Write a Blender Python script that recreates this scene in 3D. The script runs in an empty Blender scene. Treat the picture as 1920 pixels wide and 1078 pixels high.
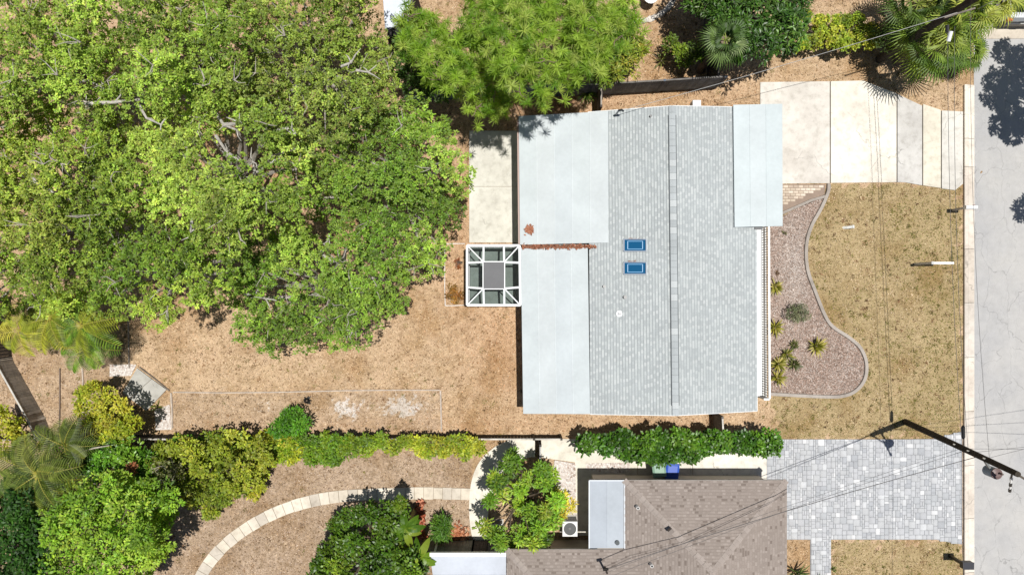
import bpy, math, random
import numpy as np
from mathutils import Vector

# ------------------------------------------------------------------ camera, light, exposure
HC, S = 34.0, 0.025            # drone height (m) and ground metres per photo pixel
scene = bpy.context.scene
cam_d = bpy.data.cameras.new('camera'); cam = bpy.data.objects.new('camera', cam_d)
scene.collection.objects.link(cam)
cam.location = (0, 0, HC); cam.rotation_euler = (0, 0, 0)
cam_d.sensor_width = 36; cam_d.lens = 36 * HC / (1920 * S); cam_d.clip_end = 2000
scene.camera = cam
SUN = Vector((0.11, 0.04, 1.0)).normalized()
world = bpy.data.worlds.new('World'); scene.world = world; world.use_nodes = True
wn = world.node_tree; wn.nodes.clear()
sky = wn.nodes.new('ShaderNodeTexSky'); sky.sky_type = 'NISHITA'; sky.sun_disc = False
sky.sun_elevation = math.asin(SUN.z); sky.sun_rotation = math.atan2(SUN.x, SUN.y)
bg = wn.nodes.new('ShaderNodeBackground'); bg.inputs[1].default_value = 0.05
wo = wn.nodes.new('ShaderNodeOutputWorld')
wn.links.new(sky.outputs[0], bg.inputs[0]); wn.links.new(bg.outputs[0], wo.inputs[0])
sl = bpy.data.lights.new('sun', 'SUN'); sl.energy = 4.6; sl.angle = math.radians(0.5); sl.color = (1.0, 0.975, 0.93)
so = bpy.data.objects.new('sun', sl); scene.collection.objects.link(so)
so.rotation_euler = (-SUN).to_track_quat('-Z', 'Y').to_euler(); so.location = (20, 10, 60)
vs = scene.view_settings
vs.view_transform = 'Standard'; vs.look = 'None'; vs.gamma = 1.0; vs.exposure = 0.0; vs.use_curve_mapping = False
scene.cycles.max_bounces = 6; scene.cycles.transparent_max_bounces = 12

rng = np.random.default_rng(11); random.seed(5)
COL = scene.collection

# ------------------------------------------------------------------ helpers
def W(px, py, h=0.0):
    k = S * (1 - h / HC)
    return np.array([(px - 960) * k, (539 - py) * k, h])
def WP(pts, h=0.0): return [W(x, y, h) for x, y in pts]
def srgb(r, g, b):
    return tuple((c / 255 / 12.92) if c / 255 <= .04045 else ((c / 255 + .055) / 1.055) ** 2.4 for c in (r, g, b))
def unit(a): return a / np.maximum(np.linalg.norm(a, axis=-1, keepdims=True), 1e-9)

MATS = {}
def nodes(name):
    m = bpy.data.materials.new(name); m.use_nodes = True
    nt = m.node_tree; nt.nodes.clear()
    return m, nt, lambda t, **k: _n(nt, t, k)
def _n(nt, t, k):
    n = nt.nodes.new(t)
    for a, b in k.items():
        if a.startswith('i_'):
            key = a[2:]; n.inputs[int(key) if key.isdigit() else key.replace('_', ' ')].default_value = b
        else: setattr(n, a, b)
    return n
def noise(nt, vec, scale, detail=4, rough=.6):
    n = nt.nodes.new('ShaderNodeTexNoise'); n.inputs['Scale'].default_value = scale
    n.inputs['Detail'].default_value = detail; n.inputs['Roughness'].default_value = rough
    nt.links.new(vec, n.inputs['Vector']); return n.outputs['Fac']
def ramp(nt, fac, *stops):
    r = nt.nodes.new('ShaderNodeValToRGB'); e = r.color_ramp.elements
    while len(e) < len(stops): e.new(.5)
    for el, (p, c) in zip(e, stops):
        el.position = p; el.color = (c, c, c, 1) if isinstance(c, (int, float)) else (*c, 1)
    nt.links.new(fac, r.inputs[0]); return r.outputs[0]
def mix(nt, fac, a, b, mode='MIX'):
    n = nt.nodes.new('ShaderNodeMix'); n.data_type = 'RGBA'; n.blend_type = mode
    for sock, v in ((n.inputs[0], fac), (n.inputs[6], a), (n.inputs[7], b)):
        if isinstance(v, bpy.types.NodeSocket): nt.links.new(v, sock)
        elif isinstance(v, (int, float)): sock.default_value = v if sock.type == 'VALUE' else (v, v, v, 1)
        else: sock.default_value = (*v, 1)
    return n.outputs[2]
def geo_pos(nt):
    return nt.nodes.new('ShaderNodeNewGeometry').outputs['Position']
def finish(m, nt, col, rough=.85, spec=.3, bumpf=None, bump=.3, dist=.02, metal=0):
    p = nt.nodes.new('ShaderNodeBsdfPrincipled'); o = nt.nodes.new('ShaderNodeOutputMaterial')
    if isinstance(col, bpy.types.NodeSocket): nt.links.new(col, p.inputs['Base Color'])
    else: p.inputs['Base Color'].default_value = (*col, 1)
    p.inputs['Roughness'].default_value = rough; p.inputs['Specular IOR Level'].default_value = spec
    p.inputs['Metallic'].default_value = metal
    if bumpf is not None:
        b = nt.nodes.new('ShaderNodeBump'); b.inputs['Strength'].default_value = bump; b.inputs['Distance'].default_value = dist
        nt.links.new(bumpf, b.inputs['Height']); nt.links.new(b.outputs[0], p.inputs['Normal'])
    nt.links.new(p.outputs[0], o.inputs[0]); MATS[m.name] = m; return p
def attr(nt, name='Col'):
    a = nt.nodes.new('ShaderNodeAttribute'); a.attribute_name = name; return a.outputs['Color']

def M_attr(name, lo=.8, hi=1.15, scale=3, fine=40, flo=.85, fhi=1.1, rough=.85, spec=.3, bump=.3, metal=0, dist=.01):
    m, nt, n = nodes(name); pos = geo_pos(nt)
    c = mix(nt, 1, attr(nt), ramp(nt, noise(nt, pos, scale, 5), (.3, lo), (.7, hi)), 'MULTIPLY')
    f = noise(nt, pos, fine, 3)
    c = mix(nt, 1, c, ramp(nt, f, (.3, flo), (.7, fhi)), 'MULTIPLY')
    finish(m, nt, c, rough, spec, f, bump, dist, metal)
M_attr('plain', .92, 1.06, 2, 50, .94, 1.05, .6, .4, .1)
M_attr('paint', .95, 1.04, 1.2, 60, .97, 1.03, .45, .5, .05)
M_attr('metal_roof', .9, 1.05, .7, 7, .955, 1.02, .5, .3, .04)
M_attr('shingle', .95, 1.05, .7, 45, .85, 1.12, .95, .1, .6, dist=.006)
M_attr('paver', .9, 1.08, 2, 60, .86, 1.1, .9, .15, .4)
M_attr('wood', .7, 1.25, 2.5, 35, .75, 1.2, .85, .2, .4)
M_attr('bark', .65, 1.3, 5, 40, .65, 1.25, .95, .1, .8)
M_attr('stone', .75, 1.2, 6, 60, .75, 1.15, .9, .2, .7)
M_attr('litter', .8, 1.2, 4, 60, .85, 1.15, .95, .1, .2)
M_attr('plastic', .95, 1.04, 3, 40, .97, 1.03, .38, .5, .05)
M_attr('steel', .9, 1.08, 3, 50, .93, 1.05, .4, .5, .1, .6)

def M_concrete():
    m, nt, n = nodes('concrete'); pos = geo_pos(nt)
    big = noise(nt, pos, .55, 6, .65); mid = noise(nt, pos, 3.2, 6, .7); fine = noise(nt, pos, 45, 3)
    c = mix(nt, 1, attr(nt), ramp(nt, big, (.32, (.80, .78, .76)), (.62, (1.06, 1.05, 1.03))), 'MULTIPLY')
    c = mix(nt, 1, c, ramp(nt, mid, (.28, (.76, .75, .73)), (.5, .98), (.75, 1.05)), 'MULTIPLY')
    c = mix(nt, 1, c, ramp(nt, fine, (.3, .92), (.7, 1.06)), 'MULTIPLY')
    v = n('ShaderNodeTexVoronoi', feature='DISTANCE_TO_EDGE'); v.inputs['Scale'].default_value = .33
    mp = n('ShaderNodeVectorMath', operation='ADD')
    nn = n('ShaderNodeTexNoise'); nn.inputs['Scale'].default_value = 1.6; nn.inputs['Detail'].default_value = 5
    nt.links.new(pos, nn.inputs['Vector'])
    nt.links.new(pos, mp.inputs[0]); nt.links.new(nn.outputs['Color'], mp.inputs[1])
    nt.links.new(mp.outputs[0], v.inputs['Vector'])
    crack = ramp(nt, v.outputs['Distance'], (.0, 0.0), (.007, 1.0))
    cm = mix(nt, ramp(nt, noise(nt, pos, .4, 2), (.5, 0.0), (.6, .45)), 1.0, crack)
    c = mix(nt, 1, c, cm, 'MULTIPLY')
    finish(m, nt, c, .9, .2, fine, .25, .008)
M_concrete()
def M_road():
    m, nt, n = nodes('road'); pos = geo_pos(nt)
    base = srgb(183, 181, 178)
    big = noise(nt, pos, .35, 5, .6); mid = noise(nt, pos, 2.5, 6, .7); fine = noise(nt, pos, 70, 3)
    c = mix(nt, 1, base, ramp(nt, big, (.3, (.88, .89, .92)), (.7, (1.07, 1.06, 1.04))), 'MULTIPLY')
    c = mix(nt, 1, c, ramp(nt, mid, (.3, .91), (.7, 1.06)), 'MULTIPLY')
    c = mix(nt, 1, c, ramp(nt, fine, (.3, .84), (.7, 1.12)), 'MULTIPLY')
    nn = n('ShaderNodeTexNoise'); nn.inputs['Scale'].default_value = 1.1; nn.inputs['Detail'].default_value = 6
    nt.links.new(pos, nn.inputs['Vector'])
    sc = n('ShaderNodeVectorMath', operation='MULTIPLY'); sc.inputs[1].default_value = (1.0, .5, 1)
    nt.links.new(pos, sc.inputs[0])
    off = n('ShaderNodeVectorMath', operation='SCALE'); off.inputs['Scale'].default_value = .75
    nt.links.new(nn.outputs['Color'], off.inputs[0])
    ad = n('ShaderNodeVectorMath', operation='ADD'); nt.links.new(sc.outputs[0], ad.inputs[0]); nt.links.new(off.outputs[0], ad.inputs[1])
    for scl, w, st in ((.85, .011, .64), (2.0, .018, .86)):
        v = n('ShaderNodeTexVoronoi', feature='DISTANCE_TO_EDGE'); v.inputs['Scale'].default_value = scl
        nt.links.new(ad.outputs[0], v.inputs['Vector'])
        cr = ramp(nt, v.outputs['Distance'], (0, st), (w, 1.0))
        cr = mix(nt, ramp(nt, noise(nt, pos, .9, 3), (.36, 0.0), (.52, 1.0)), 1.0, cr)
        c = mix(nt, 1, c, cr, 'MULTIPLY')
    finish(m, nt, c, .95, .15, fine, .4, .006)
M_road()
def M_ground():
    m, nt, n = nodes('ground'); pos = geo_pos(nt)
    z = n('ShaderNodeAttribute', attribute_name='zone'); sep = n('ShaderNodeSeparateColor'); nt.links.new(z.outputs['Color'], sep.inputs[0])
    nz = noise(nt, pos, 1.4, 6, .7); nm = noise(nt, pos, 6, 5, .7); nf = noise(nt, pos, 22, 4, .7)
    tan = mix(nt, ramp(nt, nm, (.35, 0.0), (.65, 1.0)), srgb(172, 146, 116), srgb(202, 176, 142))
    c = mix(nt, ramp(nt, nz, (.35, 0.0), (.7, .5)), tan, srgb(196, 166, 138))
    org = mix(nt, ramp(nt, nm, (.35, 0.0), (.65, 1.0)), srgb(162, 122, 90), srgb(194, 154, 118))
    c = mix(nt, sep.outputs[1], c, org)
    pk = mix(nt, ramp(nt, nm, (.35, 0.0), (.65, 1.0)), srgb(148, 127, 106), srgb(184, 162, 140))
    c = mix(nt, sep.outputs[2], c, pk)
    a = n('ShaderNodeMath', operation='ADD'); nt.links.new(nz, a.inputs[0]); nt.links.new(sep.outputs[0], a.inputs[1])
    gm = ramp(nt, a.outputs[0], (.85, 0.0), (1.4, .8))
    grn = mix(nt, nf, srgb(138, 124, 82), srgb(178, 158, 120))
    c = mix(nt, gm, c, grn)
    sa = n('ShaderNodeMath', operation='ADD'); nt.links.new(nm, sa.inputs[0]); nt.links.new(z.outputs['Alpha'], sa.inputs[1])
    c = mix(nt, ramp(nt, sa.outputs[0], (.85, 0.0), (1.2, .9)), c, srgb(204, 196, 188))
    c = mix(nt, 1, c, ramp(nt, nf, (.34, .5), (.46, .96), (.72, 1.2)), 'MULTIPLY')
    c = mix(nt, 1, c, ramp(nt, noise(nt, pos, 2.2, 6, .75), (.32, (.66, .62, .54)), (.5, 1.0), (.7, (1.1, 1.1, 1.1))), 'MULTIPLY')
    c = mix(nt, 1, c, ramp(nt, noise(nt, pos, 9, 3, .6), (.34, (.42, .36, .28)), (.42, 1.0)), 'MULTIPLY')
    c = mix(nt, 1, c, ramp(nt, noise(nt, pos, .33, 4, .6), (.36, (.8, .73, .63)), (.5, 1.0), (.62, (1.09, 1.1, 1.12))), 'MULTIPLY')
    finish(m, nt, c, .97, .08, nf, .7, .03)
M_ground()
def M_gravel(name, cols, scale, lo=.55):
    m, nt, n = nodes(name); pos = geo_pos(nt)
    v = n('ShaderNodeTexVoronoi'); v.inputs['Scale'].default_value = scale; nt.links.new(pos, v.inputs['Vector'])
    s = n('ShaderNodeSeparateColor'); nt.links.new(v.outputs['Color'], s.inputs[0])
    k = len(cols); c = ramp(nt, s.outputs[0], *[(i / (k - 1), cc) for i, cc in enumerate(cols)])
    c = mix(nt, ramp(nt, noise(nt, pos, 1.3, 5), (.4, 0.0), (.65, .55)), c, cols[0])
    c = mix(nt, 1, c, ramp(nt, v.outputs['Distance'], (0, 1.1), (.8, lo)), 'MULTIPLY')
    finish(m, nt, c, .95, .1, v.outputs['Distance'], .5, .015)
M_gravel('mulch', [srgb(152, 132, 120), srgb(180, 160, 146), srgb(128, 108, 96), srgb(194, 182, 172), srgb(162, 138, 122)], 18)
M_gravel('shell_gravel', [srgb(226, 219, 212), srgb(190, 172, 160), srgb(232, 226, 220), srgb(150, 122, 104)], 14, .75)
def M_leaf(name, trans=.3, rough=.5):
    m, nt, n = nodes(name)
    p = n('ShaderNodeBsdfPrincipled'); o = n('ShaderNodeOutputMaterial'); t = n('ShaderNodeBsdfTranslucent'); mx = n('ShaderNodeMixShader')
    a = attr(nt); p.inputs['Roughness'].default_value = rough; p.inputs['Specular IOR Level'].default_value = .35
    nt.links.new(a, p.inputs['Base Color'])
    tc = mix(nt, 1, a, (1.25, 1.2, .6), 'MULTIPLY'); nt.links.new(tc, t.inputs[0])
    mx.inputs[0].default_value = trans
    nt.links.new(p.outputs[0], mx.inputs[1]); nt.links.new(t.outputs[0], mx.inputs[2]); nt.links.new(mx.outputs[0], o.inputs[0])
    MATS[name] = m
M_leaf('leaf', .3, .5); M_leaf('glossy_leaf', .25, .38)
def M_screen():
    m, nt, n = nodes('screen'); t = n('ShaderNodeBsdfTransparent'); d = n('ShaderNodeBsdfDiffuse'); d.inputs[0].default_value = (.03, .03, .03, 1)
    mx = n('ShaderNodeMixShader'); mx.inputs[0].default_value = .3; o = n('ShaderNodeOutputMaterial')
    nt.links.new(t.outputs[0], mx.inputs[1]); nt.links.new(d.outputs[0], mx.inputs[2]); nt.links.new(mx.outputs[0], o.inputs[0]); MATS['screen'] = m
M_screen()
def M_simple(name, col, rough, spec=.5, metal=0):
    m, nt, n = nodes(name); finish(m, nt, col, rough, spec, None, 0, 0, metal)
M_simple('skylight_glass', srgb(15, 82, 122), .12, .5)
M_simple('car_glass', (.012, .014, .016), .08, .5)
M_simple('rubber', (.02, .02, .02), .8, .2)

# ---- mesh creation
def fast_mesh(name, co, faces_flat, nper, colors=None, mat=None, attrname='Col'):
    me = bpy.data.meshes.new(name); nv = len(co); nl = len(faces_flat); nf = nl // nper
    me.vertices.add(nv); me.vertices.foreach_set('co', np.asarray(co, dtype=np.float32).ravel())
    me.loops.add(nl); me.loops.foreach_set('vertex_index', np.asarray(faces_flat, dtype=np.int32))
    me.polygons.add(nf); me.polygons.foreach_set('loop_start', np.arange(0, nl, nper, dtype=np.int32))
    me.update(calc_edges=True)
    if colors is not None:
        a = me.color_attributes.new(attrname, 'FLOAT_COLOR', 'POINT')
        c = np.asarray(colors, dtype=np.float32)
        if c.shape[1] == 3: c = np.concatenate([c, np.ones((nv, 1), np.float32)], 1)
        a.data.foreach_set('color', c.ravel())
    if mat: me.materials.append(MATS[mat])
    return me
class MB:
    """collects shapes in world coordinates"""
    def __init__(s): s.v = []; s.f = []; s.c = []
    def add(s, vs, fs, col):
        o = len(s.v); s.v += [tuple(map(float, v)) for v in vs]; s.f += [tuple(i + o for i in f) for f in fs]; s.c += [tuple(col)] * len(vs); return s
    def prism(s, pts, z0, z1, col):
        """pts ground outline; z0/z1 numbers or lists"""
        n = len(pts)
        ar = sum(pts[i][0] * pts[(i + 1) % n][1] - pts[(i + 1) % n][0] * pts[i][1] for i in range(n))
        if ar < 0: pts = pts[::-1]
        a = [(p[0], p[1], z0) for p in pts]; b = [(p[0], p[1], z1) for p in pts]
        fs = [tuple(range(n - 1, -1, -1)), tuple(range(n, 2 * n))] + [(i, (i + 1) % n, n + (i + 1) % n, n + i) for i in range(n)]
        return s.add(a + b, fs, col)
    def slab4(s, q, th, col):
        """four 3-D corners, extruded down by th"""
        q = [np.array(p, float) for p in q]
        nrm = np.cross(q[1] - q[0], q[2] - q[0])
        if nrm[2] < 0: q = q[::-1]
        lo = [p - np.array([0, 0, th]) for p in q]; n = len(q)
        fs = [tuple(range(n)), tuple(range(2 * n - 1, n - 1, -1))] + [(n + i, n + (i + 1) % n, (i + 1) % n, i) for i in range(n)]
        return s.add(q + lo, fs, col)
    def box(s, c, sz, col, rot=0.0):
        x, y, z = sz[0] / 2, sz[1] / 2, sz[2] / 2; ca, sa = math.cos(rot), math.sin(rot); vs = []
        for dz in (-z, z):
            for dx, dy in ((-x, -y), (x, -y), (x, y), (-x, y)):
                vs.append((c[0] + dx * ca - dy * sa, c[1] + dx * sa + dy * ca, c[2] + dz))
        return s.add(vs, [(3, 2, 1, 0), (4, 5, 6, 7), (0, 1, 5, 4), (1, 2, 6, 5), (2, 3, 7, 6), (3, 0, 4, 7)], col)
    def bar(s, a, b, w, h, col):
        a = np.array(a, float); b = np.array(b, float); d = unit(b - a); up = np.array([0, 0, 1.]) if abs(d[2]) < .95 else np.array([1., 0, 0])
        sd = unit(np.cross(d, up)); u = np.cross(sd, d); vs = []
        for p in (a, b):
            for i, j in ((-1, -1), (1, -1), (1, 1), (-1, 1)): vs.append(p + sd * i * w / 2 + u * j * h / 2)
        return s.add(vs, [(0, 1, 2, 3), (7, 6, 5, 4), (0, 4, 5, 1), (1, 5, 6, 2), (2, 6, 7, 3), (3, 7, 4, 0)], col)
    def tube(s, path, rad, col, n=6, cap=True):
        P = [np.array(p, float) for p in path]; R = rad if hasattr(rad, '__len__') else [rad] * len(P); vs = []; fs = []
        for i, p in enumerate(P):
            d = unit(P[min(i + 1, len(P) - 1)] - P[max(i - 1, 0)]); ref = np.array([0, 0, 1.]) if abs(d[2]) < .9 else np.array([1., 0, 0])
            a = unit(np.cross(d, ref)); b = np.cross(d, a)
            for k in range(n):
                t = 2 * math.pi * k / n; vs.append(p + (a * math.cos(t) + b * math.sin(t)) * R[i])
        for i in range(len(P) - 1):
            for k in range(n):
                k2 = (k + 1) % n; fs.append((i * n + k, i * n + k2, (i + 1) * n + k2, (i + 1) * n + k))
        if cap: fs += [tuple(range(n)), tuple(range(len(P) * n - 1, (len(P) - 1) * n - 1, -1))]
        return s.add(vs, fs, col)
    def cyl(s, c, r, h, col, n=14, r2=None):
        return s.tube([(c[0], c[1], c[2]), (c[0], c[1], c[2] + h)], [r, r if r2 is None else r2], col, n)
    def build(s, name, mat, parent=None, **kw):
        v = np.array(s.v); off = np.array(root_loc(parent)) if parent else np.array([v[:, 0].mean(), v[:, 1].mean(), v[:, 2].min()])
        me = bpy.data.meshes.new(name); me.from_pydata((v - off).tolist(), [], s.f); me.update()
        a = me.color_attributes.new('Col', 'FLOAT_COLOR', 'POINT')
        a.data.foreach_set('color', np.concatenate([np.array(s.c, dtype=np.float32), np.ones((len(v), 1), np.float32)], 1).ravel())
        me.materials.append(MATS[mat])
        o = bpy.data.objects.new(name, me); COL.objects.link(o)
        if parent: o.parent = parent
        else: o.location = off
        return tag(o, **kw)
def root_loc(o):
    loc = Vector((0, 0, 0))
    while o: loc += o.location; o = o.parent
    return loc
def tag(o, label=None, cat=None, group=None, kind=None):
    if label: o['label'] = label
    if cat: o['category'] = cat
    if group: o['group'] = group
    if kind: o['kind'] = kind
    return o
def empty(name, loc, label=None, cat=None, group=None, kind=None):
    o = bpy.data.objects.new(name, None); COL.objects.link(o); o.location = tuple(map(float, loc)); o.empty_display_size = .2
    return tag(o, label, cat, group, kind)
def link_mesh(name, me, parent=None, off=(0, 0, 0), **kw):
    o = bpy.data.objects.new(name, me); COL.objects.link(o)
    if parent: o.parent = parent
    o.location = off; return tag(o, **kw)
def inpoly(x, y, poly):
    x = np.asarray(x); y = np.asarray(y); r = np.zeros(x.shape, bool); n = len(poly)
    for i in range(n):
        x1, y1 = poly[i][:2]; x2, y2 = poly[(i + 1) % n][:2]
        if y1 == y2: continue
        c = ((y1 > y) != (y2 > y)) & (x < (x2 - x1) * (y - y1) / (y2 - y1) + x1); r ^= c
    return r
def spline(pts, n=8):
    P = np.array(pts, float); out = []
    for i in range(len(P) - 1):
        p0, p1, p2, p3 = P[max(i - 1, 0)], P[i], P[i + 1], P[min(i + 2, len(P) - 1)]
        for t in np.arange(n) / n:
            out.append(.5 * (2 * p1 + (p2 - p0) * t + (2 * p0 - 5 * p1 + 4 * p2 - p3) * t * t + (3 * p1 - p0 - 3 * p2 + p3) * t ** 3))
    out.append(P[-1]); return np.array(out)

# ------------------------------------------------------------------ ground outlines in photo pixels
DRIVE = [[(1425, 155), (1555, 153.5), (1555, 344), (1425, 345)],
         [(1557, 153.5), (1617, 152), (1680, 176), (1680, 342), (1557, 343.5)],
         [(1682, 177), (1704, 188), (1728, 199), (1728, 348), (1697, 342.5), (1682, 342)],
         [(1730, 196), (1763, 207), (1763, 353), (1730, 348)],
         [(1765, 208), (1804.5, 210), (1804.5, 345), (1790, 357), (1765, 354)]]
DRIVE_C = [srgb(218, 213, 205), srgb(232, 226, 214), srgb(205, 203, 199), srgb(222, 216, 200), srgb(214, 211, 204)]
PAVE = [(1437, 823), (1700, 823), (1752, 822), (1804, 808), (1804, 1020), (1790, 1018), (1755, 1011), (1556, 1011), (1556, 1110), (1519, 1110), (1519, 1011), (1437, 1011)]
PATIO = [(880, 246), (1010, 246), (1010, 462), (880, 462)]
CAGE = [(872, 459), (1000, 459), (1000, 574), (872, 574)]
WALKC = list(map(tuple, spline([(1003, 820), (965, 822), (930, 836), (903, 860), (888, 888), (881, 922), (880, 965), (884, 1000), (891, 1017)], 5))) + \
        list(map(tuple, spline([(913, 1017), (915, 965), (921, 930), (938, 898), (962, 872), (985, 858), (1003, 856)], 5)))
WALKE = [(1015, 822), (1437, 824), (1437, 915), (1106, 915), (1106, 1003), (1080, 1003), (1078, 866), (1014, 857)]
BED = list(map(tuple, spline([(1551, 362), (1538, 392), (1520, 425), (1511, 460), (1513, 505), (1528, 548), (1545, 590), (1560, 612), (1590, 632), (1612, 652), (1623, 680), (1620, 710), (1603, 732), (1578, 742), (1540, 743), (1440, 739)], 6))) + [(1440, 420), (1425, 400), (1440, 420)]
BEDEDGE = spline([(1553, 345), (1551, 362), (1538, 392), (1520, 425), (1511, 460), (1513, 505), (1528, 548), (1545, 590), (1560, 612), (1590, 632), (1612, 652), (1623, 680), (1620, 710), (1603, 732), (1578, 742), (1540, 743), (1443, 738)], 5)
STEPS = [(1425, 346), (1548, 346), (1545, 370), (1480, 398), (1425, 420)]
PATHC = spline([(882, 926), (800, 924), (740, 925), (680, 927), (620, 932), (560, 945), (505, 966), (455, 995), (415, 1028), (385, 1065), (365, 1105)], 12)
PAD = [(258, 690), (313, 730), (275, 770), (231, 735)]
EXCL = DRIVE + [PAVE, PATIO, CAGE, WALKC, WALKE, STEPS, PAD, [(1803, 150), (2400, 150), (2400, 1300), (1803, 1300)], [(1828, -300), (2400, -300), (2400, 160), (1828, 160)],
                [(1000, 225), (1400, 225), (1400, 740), (1000, 740)], [(1100, 880), (1440, 880), (1440, 1300), (960, 1300), (960, 1010), (1100, 1010)]]
pth_w = 12.5
_d = np.gradient(PATHC, axis=0); _nn = np.stack([-_d[:, 1], _d[:, 0]], 1); _nn /= np.linalg.norm(_nn, axis=1, keepdims=True)
EXCL.append([tuple(p) for p in PATHC + _nn * pth_w] + [tuple(p) for p in (PATHC - _nn * pth_w)[::-1]])

# ---- ground sheet with zones (what grows or lies where)
def g2(x, y, cx, cy, rx, ry): return np.exp(-(((x - cx) / rx) ** 2 + ((y - cy) / ry) ** 2))
def zones(x, y):
    gr = .62 * inpoly(x, y, [(1450, 345), (1803, 345), (1803, 825), (1450, 825)]) + .42 * g2(x, y, 1760, 780, 70, 50) + .25 * g2(x, y, 1795, 560, 14, 220) + .26 * g2(x, y, 1720, 430, 60, 60) + .2 * g2(x, y, 1770, 600, 50, 140)
    gr += .55 * inpoly(x, y, [(1556, 1011), (1803, 1011), (1803, 1300), (1556, 1300)]) + .4 * g2(x, y, 1780, 1060, 45, 50) + .25 * g2(x, y, 1700, 170, 90, 50)
    gr += .28 * g2(x, y, 600, 700, 220, 30) + .3 * g2(x, y, 270, 660, 35, 45)
    og = .75 * g2(x, y, 950, 640, 80, 110) + .9 * g2(x, y, 1020, 195, 130, 50) + .45 * g2(x, y, 1300, 180, 200, 40) + .6 * g2(x, y, 860, 440, 40, 140) + .7 * g2(x, y, 400, 300, 500, 260) + .5 * g2(x, y, 850, 990, 60, 45)
    og += .5 * g2(x, y, 1150, 795, 250, 22) + .6 * g2(x, y, 600, 800, 300, 16) + .35 * g2(x, y, 1250, 50, 90, 60)
    pk = .85 * inpoly(x, y, [(240, 840), (885, 840), (885, 1300), (240, 1300)]) + .45 * inpoly(x, y, [(320, 735), (825, 732), (825, 810), (320, 810)]) + .5 * inpoly(x, y, [(-100, 600), (240, 600), (240, 810), (-100, 810)])
    sd = .62 * g2(x, y, 650, 765, 36, 24) + .64 * g2(x, y, 755, 762, 52, 26) + .36 * g2(x, y, 500, 765, 60, 20) + .4 * g2(x, y, 160, 780, 25, 60) + .3 * g2(x, y, 300, 690, 40, 30) + .25 * g2(x, y, 120, 700, 60, 60) + .22 * g2(x, y, 560, 870, 120, 20) + .25 * g2(x, y, 380, 990, 60, 50)
    og = np.clip(.62 * og * (1 - .8 * np.clip(gr * 1.6, 0, 1)), 0, 1)
    return np.clip(gr, 0, 1), og, np.clip(pk, 0, 1), np.clip(sd, 0, 1)
xs = np.concatenate([[-600, -200, -80, -45], np.linspace(-30, 30, 301), [45, 80, 200, 600]])
ys = np.concatenate([[-600, -200, -80, -40], np.linspace(-18, 18, 181), [40, 80, 200, 600]])
gx, gy = np.meshgrid(xs, ys); nx, ny = len(xs), len(ys)
px_, py_ = gx / S + 960, 539 - gy / S
zr = zones(px_ + rng.normal(0, 6, px_.shape), py_ + rng.normal(0, 6, px_.shape))
gz = np.where((abs(gx) < 30) & (abs(gy) < 18), rng.normal(0, .004, gx.shape), 0) - .012
co = np.stack([gx, gy, gz], -1).reshape(-1, 3)
ii = np.arange(nx * ny).reshape(ny, nx)
ff = np.stack([ii[:-1, :-1], ii[:-1, 1:], ii[1:, 1:], ii[1:, :-1]], -1).reshape(-1)
link_mesh('ground', fast_mesh('ground', co, ff, 4, np.stack(zr, -1).reshape(-1, 4), 'ground', 'zone'), kind='structure')

def slabs(name, polys, cols, z, th, mat, base_col, base_poly=None, child='slab'):
    b = MB()
    for p in (base_poly if base_poly else polys): b.prism(WP(p), -.1, z - .02, base_col)
    o = b.build(name, 'concrete', kind='structure')
    for p, c in zip(polys, cols): MB().prism(WP(p), z - th, z, c).build(child, mat, o)
    return o
DK = srgb(95, 88, 78)
slabs('driveway', DRIVE, DRIVE_C, .045, .06, 'concrete', DK, [[(1425, 156), (1617, 153), (1680, 177), (1728, 199), (1764, 208.5), (1804, 211), (1804, 345), (1789, 356), (1730, 348), (1697, 342), (1425, 344)]])
PC = srgb(212, 210, 200)
slabs('patio', [[(880, 246), (1008, 246), (1008, 350), (880, 350)], [(880, 350.6), (1008, 350.6), (1008, 455), (880, 455)]], [PC, srgb(215, 213, 203)], .04, .05, 'concrete', PC)
slabs('concrete_pad', [[(258, 690), (285, 710), (244, 746), (231, 735)], [(285.6, 710.4), (313, 730), (275, 770), (244.6, 746.6)]], [srgb(178, 176, 170), srgb(182, 180, 174)], .05, .06, 'concrete', DK)
WC = srgb(226, 221, 208)
i0 = len(WALKC) // 2
slabs('curved_walkway', [WALKC], [WC], .04, .06, 'concrete', WC)
slabs('side_walkway', [[(1015, 822), (1195, 823), (1195, 915), (1106, 915), (1106, 1003), (1080, 1003), (1078, 866), (1014, 857)],
                       [(1196, 823), (1298, 823.5), (1298, 915), (1196, 915)], [(1299, 823.5), (1437, 824), (1437, 915), (1299, 915)]], [WC, srgb(228, 223, 212), srgb(230, 226, 216)], .04, .06, 'concrete', srgb(140, 130, 120))
MB().prism(WP([(1040, 862), (1079, 868), (1080, 985), (1050, 992), (1030, 930)]), .0, .05, (1, 1, 1)).build('shell_gravel', 'shell_gravel', kind='structure')
MB().prism(WP([(1098, 868), (1180, 866), (1182, 884), (1150, 887), (1098, 880)]), .0, .052, (1, 1, 1)).build('shell_gravel', 'shell_gravel', kind='structure')
MB().prism(WP([(206, 683), (256, 683), (246, 704), (206, 706)]), -.05, .02, (1, 1, 1)).build('shell_gravel', 'shell_gravel', kind='structure')
MB().prism(WP([(290, 768), (318, 758), (322, 805), (292, 806)]), -.05, .02, (1, 1, 1)).build('shell_gravel', 'shell_gravel', kind='structure')
MB().prism(WP(BED), -.05, .012, (1, 1, 1)).build('mulch_bed', 'mulch', kind='structure')
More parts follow.
